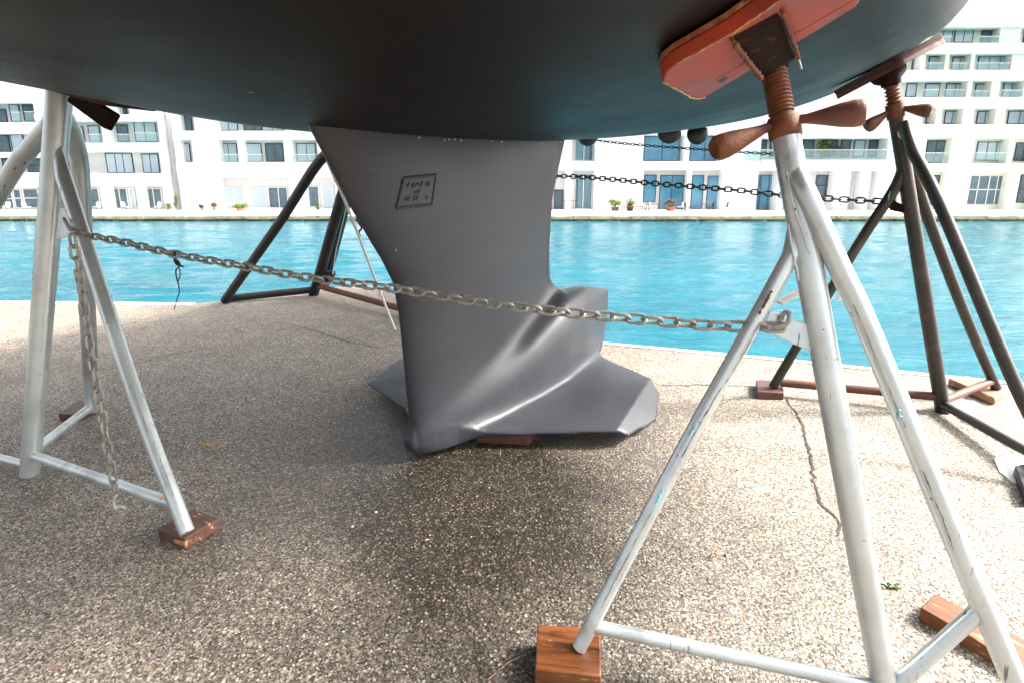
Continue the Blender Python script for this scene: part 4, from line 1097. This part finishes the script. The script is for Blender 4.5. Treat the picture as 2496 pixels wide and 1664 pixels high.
def add_window(parent, rect, Y, kind, seed):
    rs = random.Random(seed); x0, y0, x1, y1 = rect; ym = .5 * (y0 + y1)
    X0, X1 = xof(x0, ym, Y), xof(x1, ym, Y); Z1, Z0 = zof(y0, Y), zof(y1, Y); w = X1 - X0; hh = Z1 - Z0
    fr = MB(); t = .06; D_ = .08
    npan = max(1, round(w / 1.15)) if 'x' not in kind else 2
    for xa in (X0, X1 - t): fr.box(xa, xa + t, Y - D_, Y, Z0, Z1)
    fr.box(X0 + t, X1 - t, Y - D_, Y, Z1 - t, Z1); fr.box(X0 + t, X1 - t, Y - D_, Y, Z0, Z0 + t)
    for k in range(1, npan):
        xm = X0 + w * k / npan + rs.uniform(-.08, .08); fr.box(xm - t * .55, xm + t * .55, Y - D_ * .8, Y - .002, Z0 + t, Z1 - t)
    if 'h' in kind:
        zm = Z0 + hh * .52; fr.box(X0 + t, X1 - t, Y - D_ * .85, Y - .004, zm - t * .6, zm + t * .6)
    fr.cur = 1
    if 'u' not in kind:
        fr.box(X0, X1, Y + .75, Y + .8, Z0, Z1)
        fr.box(X0 - .05, X0, Y + .003, Y + .8, Z0, Z1); fr.box(X1, X1 + .05, Y + .003, Y + .8, Z0, Z1)
        fr.box(X0, X1, Y + .003, Y + .8, Z1, Z1 + .05); fr.box(X0, X1, Y + .003, Y + .8, Z0 - .05, Z0)
    f = fr.build('window', ['darkframe' if 'w' not in kind else 'white', 'room'], parent, smooth=False)
    g = MB(); g.box(X0 + t * .4, X1 - t * .4, Y - D_ * .5, Y - D_ * .35, Z0 + t * .4, Z1 - t * .4)
    g.build('pane', 'blueglass' if 'u' in kind else 'paleglass' if 'c' in kind else 'glass', f, smooth=False)
    if 'c' in kind or ('n' not in kind and 'u' not in kind and rs.random() < .65):
        c = MB(); a = rs.choice((0, 1)); cw = w * rs.uniform(.4, .85); xs = X0 + .03 if a == 0 else X1 - .03 - cw; n = max(6, int(cw / .06)); vs = []
        for k in range(n + 1):
            xx = xs + cw * k / n; yy = Y + .14 + .045 * math.sin(k * 1.9 + seed) + .02 * math.sin(k * .7)
            vs += [(xx, yy, Z0 + .02), (xx, yy, Z1 - .03)]
        c.add(vs, [[2 * k, 2 * k + 2, 2 * k + 3, 2 * k + 1] for k in range(n)])
        c.build('curtain', 'curtain', f)


def building(name, label, Y, segs, depth=9, rails=(), mat='white', rec=1.0):
    """segs: (x0, x1, ytop, ybase, rows) in picture units on the front plane; rows: (ytop, ybot, [(rect, kind)...])"""
    allx = [s[0] for s in segs] + [s[1] for s in segs]
    X0 = xof(min(allx), 400, Y); X1 = xof(max(allx), 400, Y)
    root = thing(name, ((X0 + X1) / 2, Y, TZ), label, 'building', 'white waterfront buildings across the water')
    sh = MB(); bk = MB(); cnt = 0; wins = []
    for x0, x1, yt, yb, rows in segs:
        ztop = zof(yt, Y)
        rows = sorted(rows, key=lambda r: r[0]); prev = yt
        xm0 = xof(x0, 400, Y); xm1 = xof(x1, 400, Y)
        holes = []
        for (ra, rb, ws) in rows:
            # parapet band above this row
            za, zb = zof(prev, Y), zof(ra, Y)
            sh.box(xm0, xm1, Y - .12, Y + rec, zb, za)
            zc0, zc1 = zof(rb, Y), zb
            ops = []
            for rect, kind, *pad in ws:
                ym = .5 * (rect[1] + rect[3]); p_ = pad[0] if pad else (7, 5)
                a = xof(rect[0] - p_[0], ym, Y); c = xof(rect[2] + p_[1], ym, Y); ops.append([a, c]); wins.append((rect, kind))
            ops.sort(); mg = []
            for a, c in ops:
                if mg and a - mg[-1][1] < .35: mg[-1][1] = max(c, mg[-1][1])
                else: mg.append([a, c])
            cur = xm0
            for a, c in mg:
                a = max(a, xm0); c = min(c, xm1)
                if a > cur: sh.box(cur, a, Y, Y + rec, zc0, zc1)
                cur = max(cur, c)
            if cur < xm1: sh.box(cur, xm1, Y, Y + rec, zc0, zc1)
            prev = rb
        sh.box(xm0, xm1, Y - .12, Y + rec, TZ, zof(prev, Y)) if zof(prev, Y) > TZ + .03 else None
        # back wall of the recesses, with openings cut where the windows sit
        Yb = Y + rec; cuts = []
        for (ra, rb, ws) in rows:
            z1, z0 = zof(ra, Y) + .05, zof(rb, Y) - .05; cur = xm0
            spans = sorted((xof(r[0], .5 * (r[1] + r[3]), Yb), xof(r[2], .5 * (r[1] + r[3]), Yb), zof(r[3], Yb), zof(r[1], Yb)) for r, k, *_ in ws)
            for a, c, wz0, wz1 in spans:
                if a > cur: bk.box(cur, a, Yb + .004, Yb + .25, z0, z1)
                a2 = max(a, cur)
                if c > a2:
                    if z1 > wz1: bk.box(a2, c, Yb + .004, Yb + .25, wz1, z1)
                    if wz0 > z0: bk.box(a2, c, Yb + .004, Yb + .25, z0, wz0)
                cur = max(cur, c)
            if cur < xm1: bk.box(cur, xm1, Yb + .004, Yb + .25, z0, z1)
        sh.box(xm0, xm1, Y + rec + 1.2, Y + depth, TZ, ztop)
        sh.box(xm0, xm0 + .2, Y + rec + .26, Y + rec + 1.19, TZ, ztop - .02); sh.box(xm1 - .2, xm1, Y + rec + .26, Y + rec + 1.19, TZ, ztop - .02)
        sh.box(xm0 + .02, xm1 - .02, Y + rec + .01, Y + rec + 1.19, ztop - .3, ztop - .03)
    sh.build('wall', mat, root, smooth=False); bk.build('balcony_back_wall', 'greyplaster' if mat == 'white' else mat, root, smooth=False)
    for i, (rect, kind) in enumerate(wins): add_window(root, rect, Y + rec, kind, hash(name) % 97 + i * 7 if False else len(name) * 13 + i * 7)
    for (rx0, ry0, rx1, ry1) in rails:
        g = MB(); Xa, Xb = xof(rx0, ry0, Y), xof(rx1, ry0, Y); za, zb = zof(ry1, Y), zof(ry0, Y)
        g.box(Xa, Xb, Y + .02, Y + .045, za, zb); rl = g.build('railing', 'railglass', root, smooth=False)
        g = MB(); g.box(Xa - .02, Xb + .02, Y + .005, Y + .06, zb, zb + .05); g.build('handrail', 'white', rl, smooth=False)
    return root


A1 = Src(0, 200, 4.357); A2 = Src(400, 250, 3.7935); A3 = Src(1330, 300, 3.7935); A6 = Src(1850, 300, 6.03); A4 = Src(1880, 0, 3.818); A4b = Src(2180, 40, 6.03); A5b = Src(2180, 280, 5.6)
yy = lambda S, v: S(0, v, 0, v)[1]
xx = lambda S, v: S(v, 0, v, 0)[0]
YB = 482
segsA = [
    (-330, xx(A1, 480), yy(A1, 192), YB, [
        (yy(A1, 222), yy(A1, 432), [(A1(-330, 240, -120, 425), 'nc'), (A1(-60, 290, 75, 430), 'n'), (A1(110, 240, 215, 425), 'c'), (A1(250, 245, 380, 415), 'n'), (A1(425, 232, 478, 390), 'c')]),
        (yy(A1, 548), yy(A1, 748), [(A1(-300, 565, -80, 745), 'c'), (A1(-20, 565, 105, 745), 'n'), (A1(122, 560, 260, 745), 'c'), (A1(300, 560, 440, 745), 'n')]),
        (yy(A1, 800), yy(A1, 965), [(A1(-250, 815, -40, 960), 'c'), (A1(30, 815, 230, 960), 'n'), (A1(292, 820, 450, 960), 'nh')]),
        (yy(A1, 1120), yy(A1, 1352), [(A1(-200, 1140, -20, 1345), 'wn'), (A1(30, 1145, 140, 1345), 'wnh'), (A1(155, 1140, 235, 1340), 'wnh'), (A1(258, 1135, 420, 1340), 'wnh')])]),
    (xx(A1, 480), xx(A1, 1760), yy(A1, 192), YB, [
        (yy(A1, 232), yy(A1, 348), [(A1(520, 245, 700, 345), 'n'), (A1(870, 245, 990, 345), 'n'), (A1(1265, 250, 1350, 345), 'n')]),
        (yy(A1, 415), yy(A1, 648), [(A1(520, 470, 760, 640), 'n'), (A1(822, 475, 895, 640), 'c'), (A1(945, 465, 1065, 645), 'c'), (A1(1245, 455, 1365, 638), 'n', (24, 5)), (A1(1432, 425, 1662, 636), 'c')]),
        (yy(A1, 742), yy(A1, 970), [(A1(520, 770, 760, 965), 'n'), (A1(872, 778, 940, 965), 'n'), (A1(1132, 758, 1415, 966), 'c', (36, 5)), (A1(1515, 765, 1690, 966), 'c', (14, 4))]),
        (yy(A1, 1105), yy(A1, 1352), [(A1(520, 1130, 760, 1345), 'wn'), (A1(905, 1130, 1060, 1345), 'wn'), (A1(1190, 1130, 1360, 1345), 'wn'), (A1(1385, 1130, 1440, 1345), 'wc'), (A1(1550, 1130, 1725, 1345), 'wn')])]),
]
building('hotel_building', 'white balconied hotel block across the water, behind the left silver stand', 57, segsA, 9,
         [A1(1432, 545, 1668, 636), A1(255, 320, 380, 415), A1(940, 560, 1070, 645), A1(1245, 560, 1372, 638), A1(110, 325, 215, 425)])
segsB = [
    (xx(A2, 128), 1268, yy(A2, -60), YB, [
        (yy(A2, 95), yy(A2, 264), [(A2(165, 118, 258, 262), 'n'), (A2(505, 150, 680, 262), 'c'), (A2(735, 150, 900, 262), 'n'), (A2(905, 150, 1105, 262), 'c'), (A2(1225, 150, 1400, 262), 'n'), (A2(1500, 150, 1700, 262), 'n'), (A2(2300, 150, 2500, 262), 'n'), (A2(2800, 150, 3000, 262), 'n')]),
        (yy(A2, 345), yy(A2, 553), [(A2(180, 380, 245, 550), 'c', (8, 5)), (A2(515, 380, 678, 550), 'c', (2, 2)), (A2(765, 380, 905, 550), 'c', (9, 2)), (A2(940, 380, 1106, 550), 'n', (2, 1)), (A2(1228, 380, 1405, 550), 'c', (13, 4)), (A2(1500, 380, 1700, 550), 'n'), (A2(2300, 380, 2500, 550), 'n'), (A2(2800, 380, 3000, 550), 'n')]),
        (yy(A2, 690), yy(A2, 980), [(A2(548, 782, 742, 972), 'wc'), (A2(815, 785, 945, 978), 'wc'), (A2(968, 785, 1145, 978), 'wn'), (A2(1338, 775, 1436, 970), 'wn'), (A2(1466, 780, 1570, 966), 'wc'), (A2(2300, 780, 2500, 970), 'wn'), (A2(2800, 780, 3000, 970), 'wn')])]),
]
building('apartment_building', 'white flat roofed apartment block across the water, left of the keel', 57.2, segsB, 9,
         [A2(520, 485, 684, 550), A2(755, 485, 905, 550), A2(1180, 485, 1400, 550)])
segsC = [
    (1271, 1742, 250, YB, [
        (yy(A3, 110), yy(A3, 356), [(A3(268, 130, 440, 350), 'w'), (A3(908, 122, 1240, 352), 'ux', (1, 10)), (A3(1335, 122, 1605, 352), 'ux', (1, 4))]),
        (yy(A3, 436), yy(A3, 800), [(A3(80, 620, 160, 795), 'n'), (A3(268, 470, 430, 795), 'w'), (A3(905, 482, 1020, 735), 'u', (1, 4)), (A3(1052, 485, 1272, 795), 'u', (4, 8)), (A3(1345, 485, 1455, 795), 'u', (1, 4)), (A3(1490, 490, 1598, 795), 'u', (3, 6))])]),
]
building('glazed_building', 'white two storey building with big blue glass panes, right of the keel', 56.6, segsC, 9)
segsD = [
    (1745, xx(A6, 2010), yy(A6, -60), YB, [
        (yy(A6, 225), yy(A6, 545), [(A6(-180, 235, 110, 470), 'n'), (A6(160, 235, 560, 500), 'n'), (A6(640, 240, 805, 500), 'n'), (A6(910, 250, 1145, 500), 'n'), (A6(1200, 245, 1340, 500), 'n'), (A6(1390, 255, 1550, 500), 'c'), (A6(1610, 255, 1862, 500), 'n')]),
        (yy(A6, 700), yy(A6, 1290), [(A6(-120, 765, 0, 1285), 'uh'), (A6(10, 765, 245, 1285), 'uh'), (A6(400, 770, 700, 1285), 'u'), (A6(828, 770, 1108, 1085), 'nh'), (A6(1350, 925, 1500, 1290), 'wc'), (A6(1655, 930, 1718, 1130), 'n')])]),
]
building('terrace_building', 'low white building with a planted upper terrace and glass balustrade, between the right stands', 56.4, segsD, 9,
         [A6(-190, 400, 2005, 545)], rec=1.6)
segsE = [
    (2052, 2600, 45, YB, [
        (yy(A4b, 168), yy(A4b, 395), [(A4b(575, 192, 850, 388), 'c'), (A4b(880, 196, 1155, 388), 'c'), (A4b(1272, 208, 1515, 390), 'n'), (A4b(1900, 200, 2300, 390), 'n')]),
        (yy(A4b, 555), yy(A4b, 792), [(A4b(262, 598, 355, 785), 'c'), (A4b(500, 598, 710, 787), 'c'), (A4b(845, 602, 1088, 788), 'c'), (A4b(1225, 585, 1690, 790), 'c'), (A4b(1950, 590, 2300, 790), 'n')]),
        (yy(A4b, 950), yy(A4b, 1192), [(A4b(172, 990, 320, 1186), 'c'), (A4b(442, 990, 660, 1188), 'c'), (A4b(752, 992, 1035, 1190), 'c'), (A4b(1182, 996, 1385, 1196), 'c'), (A4b(1592, 970, 1860, 1198), 'c'), (A4b(2000, 980, 2300, 1198), 'n')]),
        (yy(A4, 1012), yy(A4, 1160), [(A4(1440, 1042, 1512, 1152), 'c'), (A4(1612, 1036, 1762, 1152), 'c'), (A4(1912, 1040, 2062, 1156), 'c'), (A4(2200, 1036, 2420, 1156), 'c')]),
        (yy(A5b, 320), yy(A5b, 668), [(A5b(-250, 355, 120, 660), 'n'), (A5b(430, 356, 672, 660), 'n', (2, 16)), (A5b(1118, 372, 1520, 622), 'c'), (A5b(1645, 384, 1900, 630), 'n')]),
        (yy(A5b, 775), yy(A5b, 1300), [(A5b(-200, 830, 100, 1230), 'n'), (A5b(420, 830, 592, 1230), 'n', (2, 16)), (A5b(1005, 830, 1522, 1230), 'wnh'), (A5b(1695, 822, 1900, 1200), 'nh')])]),
]
building('tower_building', 'tall white hotel with six rows of balconies across the water, at the right edge', 60, segsE, 10,
         [A4b(575, 300, 850, 388), A4b(1262, 300, 1640, 390), A4b(490, 690, 712, 787), A4b(845, 690, 1088, 788), A4b(1215, 690, 1690, 790), A4b(430, 1085, 660, 1188), A4b(740, 1085, 1035, 1190), A4b(1170, 1100, 1385, 1196), A4b(1580, 1090, 1860, 1198), A5b(420, 525, 720, 660), A5b(1100, 525, 1560, 622)], 'cream')

# ------------------------------------------------------------------ planting and furniture over there


def shrub(name, dxc, dyb, wpx, hpx, Y, mat, label, pot=None, spiky=False, z0=None):
    z0 = TZ if z0 is None else z0
    X = xof(dxc, dyb, Y); w = wpx * DS / FPX * Y; hh = hpx * DS / FPX * Y; rs = random.Random(int(dxc * 3 + dyb))
    t = thing(name, (X, Y, z0), label, 'plant', 'potted plants on the far promenade')
    zb = z0
    if pot:
        p = MB(); ph = min(.42, hh * .35); pw_ = w * .32; p.tube([(X, Y, z0), (X, Y, z0 + ph * .9), (X, Y, z0 + ph)], [pw_ * .75, pw_, pw_ * 1.06], 14); p.build('pot', pot, t); zb = z0 + ph * .8
    stem = MB()
    for k in range(4): stem.tube([(X, Y, zb), (X + rs.uniform(-.2, .2) * w, Y + rs.uniform(-.1, .1), zb + (hh - (zb - z0)) * .7)], [.03, .012], 6)
    stem.build('stem', 'woodbrown', t)
    c = MB(); ch = z0 + hh - zb
    clumps = [(rs.uniform(-.32, .32), rs.uniform(-.32, .32), rs.uniform(.25, .8), rs.uniform(.16, .34)) for _ in range(10)]
    for k in range(620):
        if spiky:
            a = rs.uniform(0, 6.28); el = rs.uniform(.5, 1.5); L_ = hh * rs.uniform(.5, 1.0); d = np.array([math.cos(a) * math.cos(el), math.sin(a) * math.cos(el), math.sin(el)]); P = np.array([X, Y, zb]) + d * L_ * rs.uniform(.2, .85); s_ = L_ * .13
        else:
            cxx, cyy, czz, cr = rs.choice(clumps); v = U3([rs.gauss(0, 1), rs.gauss(0, 1), rs.gauss(0, 1)]) * cr * rs.uniform(.55, 1.05)
            P = np.array([X + (cxx + v[0]) * w, Y + (cyy + v[1]) * w, zb + (czz + v[2] * .7) * ch]); d = U3(v + np.array([rs.gauss(0, .4), rs.gauss(0, .4), rs.gauss(.2, .4)])); s_ = rs.uniform(.035, .075) * max(1, w)
        sd = U3(np.cross(d, [rs.gauss(0, 1), rs.gauss(0, 1), rs.gauss(0, 1)])); wd = s_ * (.45 if not spiky else .12)
        c.add([P - d * s_, P + sd * wd, P + d * s_, P - sd * wd], [[0, 1, 2, 3]])
    c.build('foliage', mat, t, smooth=False); return t


YP = 54.6
shrub('shrub', 1413, 479, 30, 28, YP, 'leafyellow', 'round yellow green shrub in a brown pot right of the keel', 'woodbrown')
shrub('shrub', 1447, 479, 26, 29, YP, 'leafyellow', 'feathery yellow green grass plant in a pot beside the round shrub', 'woodbrown', True)
shrub('shrub', 1540, 480, 34, 27, YP, 'leafred', 'red and green clipped shrub in a pot in front of the blue glass', 'terracotta')
shrub('shrub', 552, 478, 30, 17, YP, 'leafyellow', 'low wide yellow green bush left of the black stand', 'terracotta')
shrub('shrub', 387, 478, 13, 20, YP, 'leafyellow', 'small yellow shrub at the end of the left hotel')
shrub('tall_plant', 407, 478, 12, 44, YP, 'leafgreen', 'tall thin green plant by the corner of the left hotel')
shrub('shrub', 464, 478, 11, 18, YP, 'leafgreen', 'little pale shrub against the blank wall, left of two', 'terracotta')
shrub('shrub', 492, 478, 12, 20, YP, 'woodbrown', 'little dry brown plant against the blank wall, right of two', 'terracotta')
shrub('shrub', 729, 478, 10, 20, YP, 'leafgreen', 'narrow dark green plant behind the black stand leg')
tz_ = zof(yy(A6, 535), 57.4)
shrub('terrace_plant', 1888, yy(A6, 500), 44, 50, 57.4, 'leafyellow', 'large yellow leaved plant on the upper terrace between the right stands', None, False, tz_)
shrub('terrace_plant', 1925, yy(A6, 500), 20, 44, 57.4, 'leafgreen', 'narrow green plant on the upper terrace beside the yellow one', None, False, tz_)
shrub('terrace_plant', 1740, yy(A6, 500), 30, 40, 57.4, 'leafgreen', 'green plant on the upper terrace left of the right silver post', None, False, tz_)


def table(dxc, wpx, label, mat='woodbrown', dyb=480, hh=.75):
    X = xof(dxc, dyb, YP - .5); w = wpx * DS / FPX * YP; t = thing('table', (X, YP - .5, TZ), label, 'table', 'tables on the far promenade')
    b = MB(); b.box(X - w / 2, X + w / 2, YP - 1.0, YP - .1, TZ + hh - .06, TZ + hh); b.build('tabletop', mat, t, smooth=False)
    for sx in (-1, 1):
        for yv in (YP - .95, YP - .15):
            b = MB(); b.tube([(X + sx * (w / 2 - .08), yv, TZ), (X + sx * (w / 2 - .08), yv, TZ + hh - .062)], .035, 8); b.build('leg', mat, t)
    return t


table(1602, 66, 'long brown dining table in front of the blue glass building')
table(1452, 44, 'low brown bench table beside the potted shrubs', 'woodbrown', 480, .5)
table(1500, 30, 'small dark table right of the feathery plant')
table(2135, 60, 'pale wood table by the foot of the tall right hotel', 'terracotta', 480, .55)


def chair(dxc, label, mat, face=1, k=[0]):
    Yc = YP - 1.5 + (k[0] % 3) * .25; k[0] += 1; X = xof(dxc, 482, Yc)
    t = thing('chair', (X, Yc, TZ), label, 'chair', 'chairs on the far promenade')
    b = MB(); b.box(X - .23, X + .23, Yc - .23, Yc + .23, TZ + .42, TZ + .47); b.build('seat', mat, t, smooth=False)
    b = MB(); b.hexa([(X + face * .18, Yc - .23, TZ + .472), (X + face * .23, Yc - .23, TZ + .472), (X + face * .23, Yc + .23, TZ + .472), (X + face * .18, Yc + .23, TZ + .472)], [(X + face * .25, Yc - .22, TZ + .92), (X + face * .29, Yc - .22, TZ + .92), (X + face * .29, Yc + .22, TZ + .92), (X + face * .25, Yc + .22, TZ + .92)]); b.build('backrest', mat, t, smooth=False)
    for sx in (-1, 1):
        for sy in (-1, 1):
            b = MB(); b.tube([(X + sx * .21, Yc + sy * .2, TZ), (X + sx * .19, Yc + sy * .19, TZ + .418)], .022, 6); b.build('leg', 'darkframe', t)


for dx, lab, mt, fc in ((1578, 'dark chair at the left end of the long dining table', 'darkframe', -1), (1632, 'dark chair at the right end of the long dining table', 'darkframe', 1), (1486, 'white chair next to the small dark table', 'white', 1),
                        (1562, 'white chair just right of the red and green shrub', 'white', 1), (1665, 'yellow backed chair standing alone left of the right silver post', 'leafyellow', 1), (15, 'white chair before the left hotel at the left edge', 'white', 1),
                        (62, 'white chair before the left hotel beside the silver post', 'white', -1), (222, 'white chair right of the left silver stand', 'white', 1), (290, 'white chair in front of the middle hotel window', 'white', -1), (362, 'white chair by the last hotel window near the corner', 'white', 1)):
    chair(dx, lab, mt, fc)
# railing on the promenade right of the keel
rt = thing('railing', (xof(1306, 480, YP), YP, TZ), 'dark vertical bar railing on the far promenade just right of the keel', 'railing')
b = MB()
for k in range(9): X = xof(1288 + k * 4.2, 470, YP); b.tube([(X, YP, TZ), (X, YP, TZ + 1.05)], .018, 6)
b.build('bars', 'darkframe', rt)
b = MB(); b.box(xof(1285, 470, YP), xof(1325, 470, YP), YP - .03, YP + .03, TZ + 1.05, TZ + 1.1); b.build('top_rail', 'darkframe', rt)
rt = thing('railing', (xof(1405, 480, YP + 1.2), YP + 1.2, TZ), 'thin pale bar railing on the far promenade left of the round shrub', 'railing')
b = MB()
for k in range(8): X = xof(1394 + k * 6.5 - 20, 470, YP + 1.2); b.tube([(X, YP + 1.2, TZ), (X, YP + 1.2, TZ + .85)], .014, 6)
b.build('bars', 'darkframe', rt)
b = MB(); b.box(xof(1372, 470, YP + 1.2), xof(1421, 470, YP + 1.2), YP + 1.17, YP + 1.23, TZ + .85, TZ + .89); b.build('top_rail', 'white', rt)

# ------------------------------------------------------------------ light
world = bpy.data.worlds.new('World'); SC.world = world; world.use_nodes = True
wn_ = world.node_tree; bg = wn_.nodes['Background']
sky = wn_.nodes.new('ShaderNodeTexSky'); sky.sky_type = 'NISHITA'; sky.sun_disc = False
SUN_EL = math.radians(39); SUN_AZ = math.radians(86)      # azimuth clockwise from +Y (view direction) towards +X
sky.sun_elevation = SUN_EL; sky.sun_rotation = SUN_AZ
sky.air_density = 1.0; sky.dust_density = 6.0; sky.ozone_density = 0.6; sky.altitude = 0
hsv = wn_.nodes.new('ShaderNodeHueSaturation'); hsv.inputs['Saturation'].default_value = 0.28
wn_.links.new(sky.outputs[0], hsv.inputs['Color']); wn_.links.new(hsv.outputs[0], bg.inputs[0]); bg.inputs[1].default_value = 0.065
sun = bpy.data.lights.new('sun', 'SUN'); sun.energy = 1.5; sun.angle = math.radians(10); sun.color = (1, .96, .9)
so = bpy.data.objects.new('sun', sun); COL.objects.link(so)
sd_ = Vector((math.sin(SUN_AZ) * math.cos(SUN_EL), math.cos(SUN_AZ) * math.cos(SUN_EL), math.sin(SUN_EL)))
so.rotation_euler = sd_.to_track_quat('Z', 'Y').to_euler(); so.location = (0, -5, 30)
SC.view_settings.view_transform = 'Standard'; SC.view_settings.look = 'None'; SC.view_settings.exposure = 3.05; SC.view_settings.gamma = 1
SC.cycles.max_bounces = 8; SC.cycles.transparent_max_bounces = 12
SC.cycles.use_denoising = True
